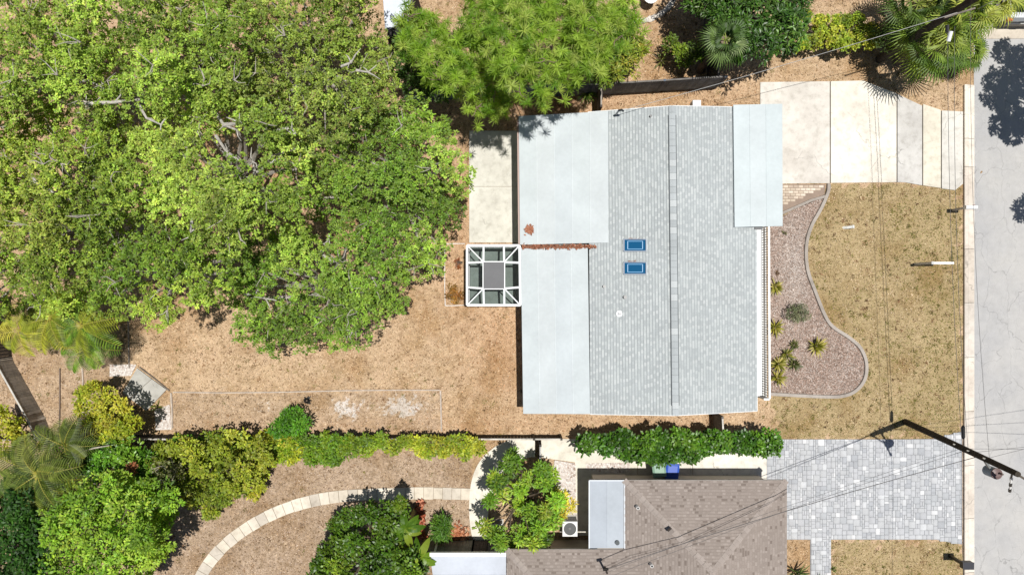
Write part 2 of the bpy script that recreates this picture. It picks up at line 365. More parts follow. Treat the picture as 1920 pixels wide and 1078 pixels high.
# kerb segments, road, apron
MB().add([W(1826, -20000), W(2230, -20000), W(2230, 20000), W(1826, 20000)], [(3, 2, 1, 0)], (1, 1, 1)).build('road', 'road', kind='structure')
kb = MB().prism(WP([(1806, 162), (1826, 162), (1826, 1400), (1806, 1400)]), -.1, .0, DK).build('kerb', 'concrete', kind='structure')
for a, b in zip([160, 261, 314, 467, 568, 670, 771, 872, 971, 1072], [260.3, 313.3, 466.3, 567.3, 669.3, 770.3, 871.3, 970.3, 1071.3, 1172]):
    prof = [(1806, .0), (1806, .105), (1807, .12), (1812.5, .12), (1815, .055), (1826.5, .02), (1826.5, 0)]
    vs = []
    for y in (a, b):
        for x, h in prof:
            p = W(x, y); vs.append((p[0], p[1], h))
    n = len(prof); fs = [(i, i + 1, n + i + 1, n + i) for i in range(n - 1)] + [tuple(range(n))[::-1], tuple(range(n, 2 * n))]
    c = srgb(*random.choice([(222, 212, 200), (212, 204, 194), (226, 218, 206), (206, 196, 184)]))
    MB().add(vs, fs, c).build('kerb_segment', 'concrete', kb)
slabs('street_apron', [[(1852, -300), (2230, -300), (2230, 70), (1840, 74)]], [srgb(206, 196, 182)], .03, .04, 'concrete', DK)

# ---- pavers
pole_rng = random.Random(3)
def pack(poly, mod, sizes):
    w = np.array(WP(poly))[:, :2]; x0, y0 = w.min(0); x1, y1 = w.max(0)
    nx_, ny_ = int((x1 - x0) / mod), int((y1 - y0) / mod)
    cx, cy = np.meshgrid(x0 + (np.arange(nx_) + .5) * mod, y0 + (np.arange(ny_) + .5) * mod, indexing='ij')
    ok = inpoly(cx, cy, [tuple(p) for p in w]); used = ~ok; out = []
    for j in range(ny_):
        for i in range(nx_):
            if used[i, j]: continue
            for a, b in pole_rng.sample(sizes, len(sizes)) + [(1, 1)]:
                if i + a <= nx_ and j + b <= ny_ and not used[i:i + a, j:j + b].any():
                    used[i:i + a, j:j + b] = True; out.append((x0 + (i + a / 2) * mod, y0 + (j + b / 2) * mod, a, b)); break
    return out
pv = pack(PAVE, .104, [(2, 2), (3, 2), (2, 3), (3, 3), (2, 1), (1, 2), (2, 2)])
pbase = MB().prism(WP(PAVE), -.1, .02, srgb(150, 150, 152)).build('paver_driveway', 'paver', kind='structure')
PCOL = [srgb(*c) for c in ((187, 188, 190), (183, 184, 186), (193, 194, 195), (178, 180, 182), (201, 202, 203), (186, 187, 188), (172, 174, 177), (214, 214, 214))]
def paver_mesh(a, b, mod, col, z0, z1, g=.008, bev=.01):
    x, y = a * mod / 2 - g / 2, b * mod / 2 - g / 2
    vs = [(-x, -y, z0), (x, -y, z0), (x, y, z0), (-x, y, z0), (-x, -y, z1 - bev), (x, -y, z1 - bev), (x, y, z1 - bev), (-x, y, z1 - bev),
          (-x + bev, -y + bev, z1), (x - bev, -y + bev, z1), (x - bev, y - bev, z1), (-x + bev, y - bev, z1)]
    fs = [(0, 1, 5, 4), (1, 2, 6, 5), (2, 3, 7, 6), (3, 0, 4, 7), (4, 5, 9, 8), (5, 6, 10, 9), (6, 7, 11, 10), (7, 4, 8, 11), (8, 9, 10, 11)]
    return vs, fs
pv.sort(key=lambda t: -t[2] * t[3]); cache = {}
rest = MB(); pb = np.array(pbase.location)
for k, (x, y, a, b) in enumerate(pv):
    ci = pole_rng.choices(range(8), (6, 6, 4, 4, 2, 5, 2, 1))[0]
    if k < 300:
        key = (a, b, ci)
        if key not in cache:
            vs, fs = paver_mesh(a, b, .104, None, 0, .05)
            cache[key] = fast_mesh('paver', vs, np.array(fs).ravel(), 4, [PCOL[ci]] * len(vs), 'paver')
        link_mesh('paver', cache[key], pbase, tuple(np.array([x, y, pole_rng.uniform(-.004, .004)]) - pb))
    else:
        vs, fs = paver_mesh(a, b, .104, None, 0, .05 + pole_rng.uniform(-.004, .004))
        rest.add([(v[0] + x, v[1] + y, v[2]) for v in vs], fs, PCOL[ci])
rest.build('small_pavers', 'paver', pbase, kind='stuff')
# brick entry by the carport
ebase = MB().prism(WP(STEPS), -.1, .012, srgb(150, 132, 118)).build('brick_entry', 'paver', kind='structure')
be = np.array(ebase.location); ec = {}
for r in range(10):
    y = 350 + r * 5.2; xmax = 1546 - max(0, r - 1) * 13
    x = 1430 + (r % 2) * 4
    while x + 10 < xmax:
        ci = pole_rng.randrange(4)
        if ci not in ec:
            vs, fs = paver_mesh(1, .5, .235, None, 0, .035); c = [srgb(*q) for q in ((214, 198, 178), (200, 184, 164), (222, 208, 190), (190, 172, 154))][ci]
            ec[ci] = fast_mesh('brick', vs, np.array(fs).ravel(), 4, [c] * len(vs), 'paver')
        link_mesh('brick', ec[ci], ebase, tuple(np.array(W(x + 4.7, y)) - be)); x += 9.5
# curved garden path of square slabs
gbase = MB()
for i in range(len(PATHC) - 1):
    gbase.prism(WP([PATHC[i] + _nn[i] * 11, PATHC[i + 1] + _nn[i + 1] * 11, PATHC[i + 1] - _nn[i + 1] * 11, PATHC[i] - _nn[i] * 11]), -.08, .005, srgb(160, 148, 132))
gp = gbase.build('garden_path', 'concrete', kind='structure')
cum = np.concatenate([[0], np.cumsum(np.linalg.norm(np.diff(PATHC, axis=0), axis=1))])
t = 0
while t + 18 < cum[-1]:
    def at(u): return np.array([np.interp(u, cum, PATHC[:, 0]), np.interp(u, cum, PATHC[:, 1])]), np.array([np.interp(u, cum, _nn[:, 0]), np.interp(u, cum, _nn[:, 1])])
    L = random.uniform(17, 18.5); (p, n1), (q, n2) = at(t), at(t + L - .9); w = 10.8 + random.uniform(-.6, .6)
    MB().prism(WP([p + n1 * w, q + n2 * w, q - n2 * w, p - n1 * w]), 0, .035 + random.uniform(-.006, .006), srgb(*random.choice([(222, 212, 196), (214, 204, 188), (228, 219, 204), (206, 197, 184)]))).build('slab', 'concrete', gp)
    t += L
# concrete edging of the mulch bed and other borders
def ribbon(pts, w, z0, z1, col, mb=None):
    P = np.array([W(x, y)[:2] for x, y in pts]); d = np.gradient(P, axis=0); n = np.stack([-d[:, 1], d[:, 0]], 1); n /= np.linalg.norm(n, axis=1, keepdims=True)
    L, R = P + n * w / 2, P - n * w / 2; mb = mb or MB(); vs = []; k = len(P)
    for i in range(k): vs += [(*L[i], z0), (*(P[i] + n[i] * w * .36), z1), (*(P[i] - n[i] * w * .36), z1), (*R[i], z0)]
    fs = []
    for i in range(k - 1):
        for j in range(3): fs.append((i * 4 + j, i * 4 + j + 1, (i + 1) * 4 + j + 1, (i + 1) * 4 + j))
    fs += [(0, 1, 2, 3), (4 * k - 1, 4 * k - 2, 4 * k - 3, 4 * k - 4)]
    return mb.add(vs, fs, col)
ribbon(BEDEDGE, .2, -.05, .11, srgb(172, 164, 156)).build('bed_edging', 'concrete', label='grey concrete edging curving round the front mulch bed', cat='edging')
ribbon([(1549, 368), (1520, 376), (1500, 385), (1468, 399), (1440, 412)], .16, -.05, .1, srgb(168, 160, 152)).build('bed_edging', 'concrete', label='short straight concrete edging below the brick entry', cat='edging')
def edging(pts, lab, col=srgb(190, 176, 162), w=.07, h=.06):
    ribbon(pts, w, -.05, h, col).build('border_edging', 'wood', label=lab, cat='edging')
edging([(325, 735), (420, 736), (520, 735), (640, 732), (740, 731), (825, 731)], 'thin pale border along the top of the bare planting strip')
edging([(826, 732), (827, 770), (828, 808)], 'thin pale border closing the right end of the bare planting strip', w=.09)
edging([(321, 736), (323, 770), (323, 802)], 'weathered timber border between bare strip and shell gravel', w=.1)
edging([(262, 688), (290, 709), (318, 732)], 'weathered timber border along the upper side of the square concrete pad', srgb(120, 110, 100))
edging([(241, 600), (242, 650), (243, 690)], 'thin timber border running up from the concrete pad', srgb(150, 140, 130))
edging([(155, 690), (157, 730), (158, 770)], 'pale timber border left of the yellow green shrub')
edging([(113, 690), (113, 750), (112, 800)], 'thin dark border line in the left side yard', srgb(120, 105, 95), .05)
edging([(834, 458), (834, 500), (834, 540), (835, 573)], 'white edging on the left of the small bed beside the screen room', srgb(220, 214, 206), .05)
edging([(834, 458), (850, 457), (872, 457)], 'white edging at the top of the small bed beside the screen room', srgb(220, 214, 206), .05)
edging([(835, 573), (850, 573), (872, 572)], 'white edging at the bottom of the small bed beside the screen room', srgb(220, 214, 206), .05)
# stones of the curved garden border at the top
sr = empty('stone_border', W(1222, 28), 'curved border of pale stones on the sandy yard at the top edge', 'stone border')
for i, (x, y) in enumerate(spline([(1184, 41), (1200, 41), (1218, 37), (1238, 28), (1252, 16), (1262, 2)], 4)):
    p = W(x, y); m = MB(); r = random.uniform(.12, .17); k = 7; vs = []
    for ring, (rr, zz) in enumerate(((1, 0), (.95, .07), (.55, .12))):
        for q in range(k):
            a = 2 * math.pi * q / k; vs.append((p[0] + math.cos(a) * r * rr * random.uniform(.85, 1.1), p[1] + math.sin(a) * r * rr * random.uniform(.8, 1.05), zz))
    fs = [(g * k + q, g * k + (q + 1) % k, (g + 1) * k + (q + 1) % k, (g + 1) * k + q) for g in range(2) for q in range(k)] + [tuple(range(2 * k, 3 * k))]
    m.add(vs, fs, srgb(*random.choice([(226, 218, 206), (206, 198, 186), (216, 210, 202)]))).build('stone', 'stone', sr)

# ------------------------------------------------------------------ house with grey shingle roof
WHITE = srgb(192, 199, 200); FASC = srgb(232, 234, 234)
H1 = empty('house', W(1190, 490), 'single storey house with pale grey shingle roof and white flat roof wings', 'house')
x0, x1, yt, yb = 1.0, 9.95, 7.35, -4.95
wl = MB().prism([(x0, yb), (x1, yb), (x1, yt), (x0, yt)], 0, 2.28, srgb(216, 212, 200))
wl.add([(2.6, yb, 2.28), (9.9, yb, 2.28), (6.72, yb, 3.35), (2.6, yt, 2.28), (9.9, yt, 2.28), (6.72, yt, 3.35)], [(0, 1, 2), (5, 4, 3), (1, 4, 5, 2), (0, 2, 5, 3)], srgb(216, 212, 200))
wl.build('wall', 'plain', H1)
R0, R1 = W(1260, 199, 3.62), W(1266.5, 778.5, 3.62)
WN, WS_ = W(1103, 211, 2.92), W(1107, 776, 2.92)
EN, ES = W(1418, 202, 2.86), W(1419.5, 770, 2.86)
def bil(q, u, v): return (q[0] * (1 - u) + q[1] * u) * (1 - v) + (q[3] * (1 - u) + q[2] * u) * v
SH = [srgb(*c) for c in ((173, 178, 178), (167, 172, 172), (186, 190, 189), (156, 161, 162), (180, 185, 184), (142, 150, 157))]
def shingle(q, pal, wts, ex=.142, tab=(.16, .3), base=None, name='shingles', parent=None, inside=None, lift=.012, hi=(2, 4, 2, 0), lo=(0, 1, 1, 4), dark=3, shade_band=.3):
    """q: ridge0, ridge1, eave1, eave0"""
    q = [np.array(p, float) for p in q]; Lu = np.linalg.norm(q[1] - q[0]); Lu2 = np.linalg.norm(q[2] - q[3]); Lu = max(Lu, Lu2); Lv = max(np.linalg.norm(q[3] - q[0]), np.linalg.norm(q[2] - q[1]))
    nrm = unit(np.cross(q[1] - q[0], q[3] - q[0])); nrm = nrm if nrm[2] > 0 else -nrm
    b = MB(); nc = int(Lv / ex)
    for j in range(nc):
        va, vb = j / nc, (j + 1) / nc; vm = va + (vb - va) * shade_band; u = -random.uniform(0, .2) / Lu; par = random.randrange(2)
        while u < 1:
            du = random.uniform(*tab) * (1.25 if par else .85) / Lu; ua, ub = max(u, 0), min(u + du, 1); u += du; par = 1 - par if random.random() < .85 else par
            if ub - ua < .001: continue
            if inside and not inside(bil(q, (ua + ub) / 2, (va + vb) / 2)): continue
            k = random.choice(hi if par else lo); li = lift * (1.6 if par else 1)
            A, B, C, D = bil(q, ua, va), bil(q, ub, va), bil(q, ub, vb), bil(q, ua, vb); E, F_ = bil(q, ua, vm) + nrm * (.003 + (li - .003) * shade_band), bil(q, ub, vm) + nrm * (.003 + (li - .003) * shade_band)
            b.add([A + nrm * .003, B + nrm * .003, F_, E], [(3, 2, 1, 0)], pal[dark])  # course shadow line, painted as a strip of colour at the tab's upper edge
            b.add([E, F_, C + nrm * li, D + nrm * li, C - nrm * .003, D - nrm * .003], [(3, 2, 1, 0), (5, 4, 2, 3)], pal[k])
    b.build(name, 'shingle', parent, kind='stuff')
wts = (6, 5, 5, 3, 5, 2)
rw = MB().slab4([R0, R1, WS_, WN], .14, SH[1]).build('roof_slope', 'shingle', H1)
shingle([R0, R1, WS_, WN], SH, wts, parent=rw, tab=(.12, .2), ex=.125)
re_ = MB().slab4([R1, R0, EN, ES], .14, SH[1]).build('roof_slope', 'shingle', H1)
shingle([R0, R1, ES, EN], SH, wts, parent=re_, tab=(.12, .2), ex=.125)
def panels(q, n, along, th, name, mat='metal_roof', gap=.002, parent=None, cols=(WHITE,)):
    q = [np.array(p, float) for p in q]
    for i in range(n):
        a, b = i / n, (i + 1) / n
        if along == 'u': c = [bil(q, a + gap / 10, 0), bil(q, b, 0), bil(q, b, 1), bil(q, a + gap / 10, 1)]
        else: c = [bil(q, 0, a + gap / 10), bil(q, 1, a + gap / 10), bil(q, 1, b), bil(q, 0, b)]
        po = MB().slab4(c, th, cols[i % len(cols)]).build(name, mat, parent)
        if i: MB().bar(c[0] + [0, 0, .004], (c[3] if along == 'u' else c[1]) + [0, 0, .004], .03, .012, tuple(np.array(cols[0]) * .97)).build('seam', mat, parent)
fl_c = (srgb(193, 200, 201), srgb(195, 201, 202), srgb(192, 199, 201))
wr1 = MB().slab4([W(974, 219, 2.42), W(1139, 210, 3.06), W(1139, 454, 3.06), W(976, 458, 2.42)], .08, WHITE).build('flat_roof', 'metal_roof', H1)
panels([W(972.5, 218, 2.5), W(1140, 209, 3.15), W(1140.5, 455, 3.15), W(975, 459, 2.5)], 5, 'u', .06, 'roof_panel', parent=wr1, cols=fl_c)
wr2 = MB().slab4([W(978, 464, 2.3), W(1101, 462, 2.86), W(1105, 775, 2.86), W(982, 774.5, 2.3)], .08, WHITE).build('flat_roof', 'metal_roof', H1)
panels([W(976.5, 463, 2.38), W(1102, 462, 2.955), W(1106.5, 776, 2.955), W(981, 775.5, 2.38)], 4, 'u', .06, 'roof_panel', parent=wr2, cols=fl_c)
wr3 = MB().slab4([W(1377, 198, 3.12), W(1466, 196, 3.1), W(1466, 423, 3.1), W(1379, 425, 3.12)], .1, WHITE).build('flat_roof', 'metal_roof', H1)
panels([W(1375, 197, 3.2), W(1467, 195, 3.18), W(1467.5, 424, 3.18), W(1377.5, 426, 3.2)], 3, 'u', .06, 'roof_panel', parent=wr3, cols=(srgb(190, 199, 200), srgb(192, 200, 201)))
# rake boards and fascia
for a, b in ((R1, ES), (R1, WS_), (R0, WN), (R0, EN), (ES, EN * .53 + ES * .47)):
    MB().bar(a - np.array([0, 0, .08]), b - np.array([0, 0, .08]), .05, .15, FASC).build('fascia', 'paint', H1)
MB().bar(W(971.5, 219, 2.36), W(974, 459, 2.36), .1, .1, srgb(150, 118, 104)).build('gutter', 'paint', H1)
MB().bar(W(1422.5, 428, 2.74), W(1423.5, 741, 2.74), .19, .1, srgb(238, 238, 236)).build('gutter', 'paint', H1)
MB().bar(W(1415, 427, 2.9), W(1429, 427, 2.9), .16, .1, srgb(60, 62, 66)).build('downspout_box', 'paint', H1)
for x, y in ((1452, 415), (1452, 210)):   # carport posts
    p = W(x, y, 3.0); MB().box((p[0] - .2, p[1], 1.5), (.1, .1, 3.0), FASC).build('carport_post', 'paint', H1)
# ridge vent and caps
rv = [R0 * (1 - t) + R1 * t for t in (.03, .968)]
MB().bar(rv[0] + np.array([0, 0, .0]), rv[1] + np.array([0, 0, .0]), .335, .062, srgb(100, 104, 106)).build('ridge_vent', 'shingle', H1)
nc = 46
for i in range(nc):
    a = R0 * (1 - (i + .02) / nc) + R1 * ((i + .02) / nc); b = R0 * (1 - (i + .99) / nc) + R1 * ((i + .99) / nc); w = .135
    m = MB(); c = srgb(*random.choice([(172, 177, 178), (168, 173, 174), (175, 180, 181), (188, 192, 192), (166, 171, 172), (171, 176, 177)])); ux = np.array([1., 0, 0])
    zt = np.array([0, 0, .062 + .004 * (i % 3)])
    m.slab4([a - ux * w + zt - [0, 0, .028], b - ux * w + zt - [0, 0, .028], b + zt, a + zt], .02, c); m.slab4([a + zt, b + zt, b + ux * w + zt - [0, 0, .028], a + ux * w + zt - [0, 0, .028]], .02, c)
    m.build('ridge_cap', 'shingle', H1)
def on_west(px, py):
    h = 3.2
    for _ in range(4):
        p = W(px, py, h); h = 3.62 - (R0[0] * .5 + R1[0] * .5 - p[0]) * (.70 / 3.42)
    return W(px, py, h)
sdir = unit(np.array([-1, 0, -.2]))
for cy in (460, 503):
    c = on_west(1190, cy); m = MB(); A = [on_west(x, y) for x, y in ((1169, cy - 11), (1211, cy - 11), (1211, cy + 11), (1169, cy + 11))]
    up = np.array([0, 0, .1])
    for i in range(4): m.bar(A[i] + up * .5, A[(i + 1) % 4] + up * .5, .045, .13, srgb(120, 132, 146))
    f = m.build('skylight', 'paint', H1)
    I = [p * .93 + c * .07 + up for p in A]; MB().slab4(I, .03, (1, 1, 1)).build('pane', 'skylight_glass', f)
    J = [p * .66 + c * .34 + up * 1.14 for p in A]; mm = MB()
    for i in range(4): mm.bar(J[i], J[(i + 1) % 4], .03, .015, srgb(92, 150, 190))
    mm.build('inner_frame', 'paint', f)
for x, y, c, r, h in ((1132, 537, (40, 40, 42), .06, .18), (1171, 557, (40, 40, 42), .07, .2), (1219, 219, (60, 60, 62), .05, .16)):
    p = on_west(x, y); MB().cyl(p, r, h, srgb(*c)).build('vent_pipe', 'plastic', H1)
p = on_west(1161, 588); vp = MB().cyl(p, .13, .03, srgb(225, 226, 228)).cyl(p, .06, .22, srgb(225, 226, 228)).build('vent_pipe', 'plastic', H1)
MB().cyl(p + np.array([0, 0, .22]), .045, .004, srgb(40, 40, 42)).build('opening', 'plastic', vp)
mp_ = W(1156, 214, 3.35); MB().tube([mp_ + np.array([0, 0, -.4]), mp_ + np.array([0, 0, .55])], .04, srgb(120, 124, 128), 8).tube([mp_ + np.array([0, 0, .55]), mp_ + np.array([.12, .02, .62]), mp_ + np.array([.2, 0, .52])], .05, srgb(80, 84, 88), 8).build('service_mast', 'steel', H1)
MAST1 = mp_ + np.array([.1, 0, .5])
p = W(1305, 192, 2.4); MB().box((p[0], p[1] - .1, 2.3), (.35, .3, .5), srgb(226, 228, 230)).build('meter_box', 'paint', H1)
# front porch rail
PR = empty('porch_railing', W(1430, 585), 'white porch railing with close balusters along the east side of the shingle house', 'railing')
def rail(a, b):
    a = np.array(W(*a)); b = np.array(W(*b)); z = lambda h: np.array([0, 0, h])
    for h, w in ((.12, .06), (.52, .05), (1.02, .09)): MB().bar(a + z(h), b + z(h), w, .05, srgb(236, 236, 232)).build('rail', 'paint', PR)
    n = max(2, int(np.linalg.norm(b - a) / .115)); me = None
    for i in range(n + 1):
        p = a * (1 - i / n) + b * i / n
        if me is None:
            o = MB().box((p[0], p[1], .55), (.03, .035, .9), srgb(228, 228, 224)).build('baluster', 'paint', PR); me = o.data; l0 = p
        else: link_mesh('baluster', me, PR, tuple(p - l0))
rail((1427, 428), (1428.5, 741)); 
rail((1418, 742), (1428, 742))
MB().prism(WP([(1385, 425), (1436, 425), (1437, 744), (1385, 744)]), -.05, .08, srgb(150, 148, 146)).build('porch_slab', 'concrete', H1)
# leaf debris on the roof
def flakes(name, pts3, pal, r, lab, cat, parent=None, n=None):
    v = []; f = []; c = []; pts3 = np.array(pts3)
    for p in pts3:
        a = random.uniform(0, 6.28); L = r * random.uniform(.6, 1.4); w = L * .5; d = np.array([math.cos(a), math.sin(a), random.uniform(-.2, .3)]); s = np.array([-math.sin(a), math.cos(a), random.uniform(-.3, .3)])
        o = len(v); v += [p - d * L, p + s * w, p + d * L, p - s * w]; f += [o, o + 1, o + 2, o + 3]; c += [random.choice(pal)] * 4
    v = np.array(v); off = np.array([v[:, 0].mean(), v[:, 1].mean(), v[:, 2].min()])
    return link_mesh(name, fast_mesh(name, v - off, f, 4, c, 'litter'), None, tuple(off), label=lab, cat=cat)
LP = [srgb(*c) for c in ((150, 96, 74), (126, 80, 62), (170, 118, 92), (104, 70, 56), (140, 104, 84))]
pts = []
for i in range(900):
    x = random.uniform(979, 1118); wv = (3.5 if x < 1060 else 4.5) * (1 - .6 * max(0, (x - 1080) / 40)); y = 462.5 + random.gauss(0, wv * .45); h = 2.46 + (x - 979) / 160 * .66 + (0 if y > 461 else .1)
    pts.append(W(x, y, h + random.uniform(0, .04)))
flakes('leaf_litter_pile', pts, LP, .05, 'line of brown fallen leaves in the step between the two white roofs', 'leaf pile')
pts = [W(993 + random.gauss(0, 3.2), 430 + random.gauss(0, 3.4), 2.6 + random.uniform(0, .05)) for _ in range(260)]
flakes('leaf_litter_pile', pts, LP[:3] + [srgb(160, 112, 88)], .05, 'small brown leaf heap near the left edge of the white roof', 'leaf pile')
for cy in (449, 491):
    pts = [on_west(1178 + abs(random.gauss(0, 9)), cy + random.gauss(0, 1)) + np.array([0, 0, random.uniform(.02, .1)]) for _ in range(40)]
    flakes('leaf_litter_pile', pts, LP, .035, ('few' if cy < 460 else 'tiny brown') + (' brown leaves caught above the upper blue skylight' if cy < 460 else ' leaves caught above the lower blue skylight'), 'leaf pile')

# ---- screen room
CG = empty('screen_room', W(925, 516), 'white framed screen room with grey square centre panel beside the white roof', 'screen room')
WF = srgb(236, 238, 238)
MB().prism(WP([(877, 462), (985, 462), (985, 571), (877, 571)]), -.05, .05, srgb(150, 166, 160)).build('floor', 'concrete', CG)
he, ht = 2.35, 2.75
O = [W(876, 460.5, he), W(974, 460.5, he), W(975.5, 572, he), W(876, 572, he)]
I = [W(906.5, 491.5, ht), W(945.5, 491.5, ht), W(945.5, 541, ht), W(906.5, 541, ht)]
for i in range(4):
    MB().bar(O[i], O[(i + 1) % 4], .1, .12, WF).build('eave_beam', 'paint', CG)
    MB().bar(I[i], I[(i + 1) % 4], .07, .09, WF).build('ridge_beam', 'paint', CG)
    MB().bar(O[i] + [0, 0, .01], I[i], .05, .09, WF).build('hip_rafter', 'paint', CG)
def onb(i, t): return O[i] * (1 - t) + O[(i + 1) % 4] * t
prj = [((0, .315), 0), ((0, .70), 1), ((1, .29), 1), ((1, .70), 2), ((2, .30), 2), ((2, .685), 3), ((3, .30), 3), ((3, .71), 0)]
for (s, t), k in prj: MB().bar(onb(s, t), I[k], .085, .1, WF).build('rafter', 'paint', CG)
MB().slab4([p + np.array([0, 0, .06]) for p in I], .03, srgb(98, 98, 100)).build('centre_panel', 'plain', CG)
for i in range(4): MB().add([O[i] + [0, 0, .04], O[(i + 1) % 4] + [0, 0, .04], I[(i + 1) % 4] + [0, 0, .03], I[i] + [0, 0, .03]], [(0, 1, 2, 3)], (1, 1, 1)).build('screen', 'screen', CG)
for k in range(4):
    a, b = O[k], O[(k + 1) % 4]
    for t in (0, .31, .69) if k != 1 else (0,):
        p = a * (1 - t) + b * t; MB().box((p[0], p[1], he / 2), (.06, .06, he - .1), WF).build('post', 'paint', CG)
    if k != 1:
        lo = [np.array([a[0], a[1], .05]), np.array([b[0], b[1], .05])]
        MB().bar(lo[0] + [0, 0, .9], lo[1] + [0, 0, .9], .05, .05, WF).build('chair_rail', 'paint', CG)
        MB().add([lo[0], lo[1], b, a], [(0, 1, 2, 3)], (1, 1, 1)).build('screen', 'screen', CG)
# ------------------------------------------------------------------ neighbour's brown hip roof house
H2 = empty('house', W(1250, 1000), 'single storey house with brown shingle hip roof at the bottom edge', 'house')
BR = [srgb(*c) for c in ((150, 139, 131), (143, 132, 124), (157, 146, 138), (124, 113, 105), (147, 136, 128))]; bw = (6, 6, 4, 2, 6)
h0 = 2.5; A = W(1170, 900, h0); B = W(1475, 900.5, h0); hw = (B[0] - A[0]) / 2; pit = .33; mx_ = (A[0] + B[0]) / 2
AP = np.array([mx_, A[1] - hw, h0 + hw * pit]); RE = np.array([mx_, -21, AP[2]])
wl = MB().prism([(A[0] + .4, A[1] - .4), (B[0] - .4, B[1] - .4), (B[0] - .4, -20.6), (A[0] + .4, -20.6)], 0, 2.42, srgb(196, 186, 172))
wl.prism([(.3, -11.8), (A[0] + .4, -11.8), (A[0] + .4, -17), (.3, -17)], 0, 2.42, srgb(196, 186, 172))
fa = W(1107, 901, 2.4); wl.prism([(fa[0] + .3, fa[1] - .3), (A[0] + .4, fa[1] - .3), (A[0] + .4, -11.8), (fa[0] + .3, -11.8)], 0, 2.38, srgb(196, 186, 172))
wl.build('wall', 'plain', H2)
def roof_poly(poly, q, ins, nm='roof_slope'):
    o = MB().slab4([np.array(p) for p in poly], .12, BR[1]).build(nm, 'shingle', H2)
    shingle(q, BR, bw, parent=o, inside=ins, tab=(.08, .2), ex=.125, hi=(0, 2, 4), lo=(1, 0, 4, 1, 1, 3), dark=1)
B2, A2 = np.array([B[0], -21, h0]), np.array([A[0], -21, h0])
roof_poly([A, B, AP], [np.array([A[0], AP[1], AP[2]]), np.array([B[0], AP[1], AP[2]]), B, A], lambda p: abs(p[0] - mx_) < hw - (A[1] - p[1]) - .0 and True)
roof_poly([B, B2, RE, AP], [np.array([mx_, A[1], AP[2]]), RE, B2, B], lambda p: (A[1] - p[1]) > (B[0] - p[0]) and p[1] > -16)
wy = W(1000, 1030, h0)[1]; wx = W(950, 1030, h0)[0]
V0 = np.array([A[0], wy, h0]); 
roof_poly([A, AP, RE, A2], [np.array([mx_, A[1], AP[2]]), RE, A2, A], lambda p: (A[1] - p[1]) > (p[0] - A[0]) and (p[0] - A[0]) > (wy - p[1]) and p[1] > -16)
wd = 3.0; V1 = np.array([A[0] + wd, wy - wd, h0 + wd * pit]); Wq = np.array([wx + wd, wy - wd, h0 + wd * pit]); C0 = np.array([wx, wy, h0])
roof_poly([C0, V0, V1, Wq], [np.array([wx, wy - wd, Wq[2]]), V1, np.array([V1[0], wy, h0]), C0], lambda p: (p[0] - wx) > (wy - p[1]) and (p[0] - A[0]) < (wy - p[1]))
roof_poly([C0, Wq, np.array([wx, wy - 2 * wd, h0])], [Wq, np.array([wx + wd, wy - 2 * wd, Wq[2]]), np.array([wx, wy - 2 * wd, h0]), np.array([wx, wy, h0])], lambda p: (p[0] - wx) < (wy - p[1]) and (p[0] - wx) < (p[1] - wy + 2 * wd))
_ez = np.array([A[0], wy - 2 * wd, h0]); _ew = np.array([wx, wy - 2 * wd, h0])
MB().slab4([Wq, V1, _ez, _ew], .12, BR[1]).build('roof_slope', 'shingle', H2)
def caps(a, b, wd=.13, n=None):
    L = np.linalg.norm(b - a); n = n or int(L / .24); d = unit(b - a); s = unit(np.cross(d, [0, 0, 1.]))
    for i in range(n):
        p = a + d * L * i / n; q = a + d * L * (i + .97) / n; z = np.array([0, 0, .035 + .008 * (i % 2)]); m = MB(); c = srgb(*random.choice([(160, 149, 141), (156, 145, 137), (164, 153, 145)])); dn = np.array([0, 0, .05])
        m.add([p - s * wd + z - dn, q - s * wd + z - dn, q + z, p + z, q + s * wd + z - dn, p + s * wd + z - dn], [(0, 1, 2, 3), (3, 2, 4, 5)], c).build('hip_cap', 'shingle', H2)
caps(A, AP); caps(B, AP); caps(AP, np.array([mx_, -15.5, AP[2]])); caps(C0, Wq)
for a, b in ((A, B), (B, B2), (C0, V0)): MB().bar(a - np.array([0, 0, .07]), b - np.array([0, 0, .07]), .03, .13, srgb(176, 168, 160)).build('fascia', 'paint', H2)
F = [W(1104.5, 900, 2.48), W(1171, 900, 2.48), W(1171, 1027, 2.48), W(1104.5, 1027, 2.48)]
fr = MB().slab4([p - np.array([0, 0, .03]) for p in F], .14, srgb(160, 166, 172)).build('flat_roof', 'metal_roof', H2)
panels(F, 2, 'u', .03, 'roof_panel', parent=fr, cols=(srgb(166, 173, 181), srgb(170, 177, 184)))
for i in (0, 1, 3): MB().bar(F[i] + [0, 0, .02], F[(i + 1) % 4] + [0, 0, .02], .04, .05, srgb(214, 218, 222)).build('drip_edge', 'paint', fr)
def roof2(px, py, h): return W(px, py, h)
for x, y, h, c in ((1195, 950, 2.85, (226, 224, 220)), (1221, 1058, 3.0, (226, 224, 220))):
    p = W(x, y, h); o = MB().cyl(p - np.array([0, 0, .1]), .07, .28, srgb(*c)).build('vent_pipe', 'plastic', H2); MB().cyl(p + np.array([0, 0, .18]), .05, .004, srgb(40, 38, 36)).build('opening', 'plastic', o)
p = W(1257, 994, 3.42); MB().box(p + np.array([0, 0, .06]), (.2, .16, .22), srgb(112, 100, 92), .7).build('roof_vent', 'paint', H2)
p = W(1157, 1016, 2.5); MB().cyl(p, .1, .1, srgb(70, 74, 76), 10).build('roof_vent', 'steel', H2)
mb_ = W(1131, 1052, 2.9); MAST2 = mb_ + np.array([.0, .0, .9])
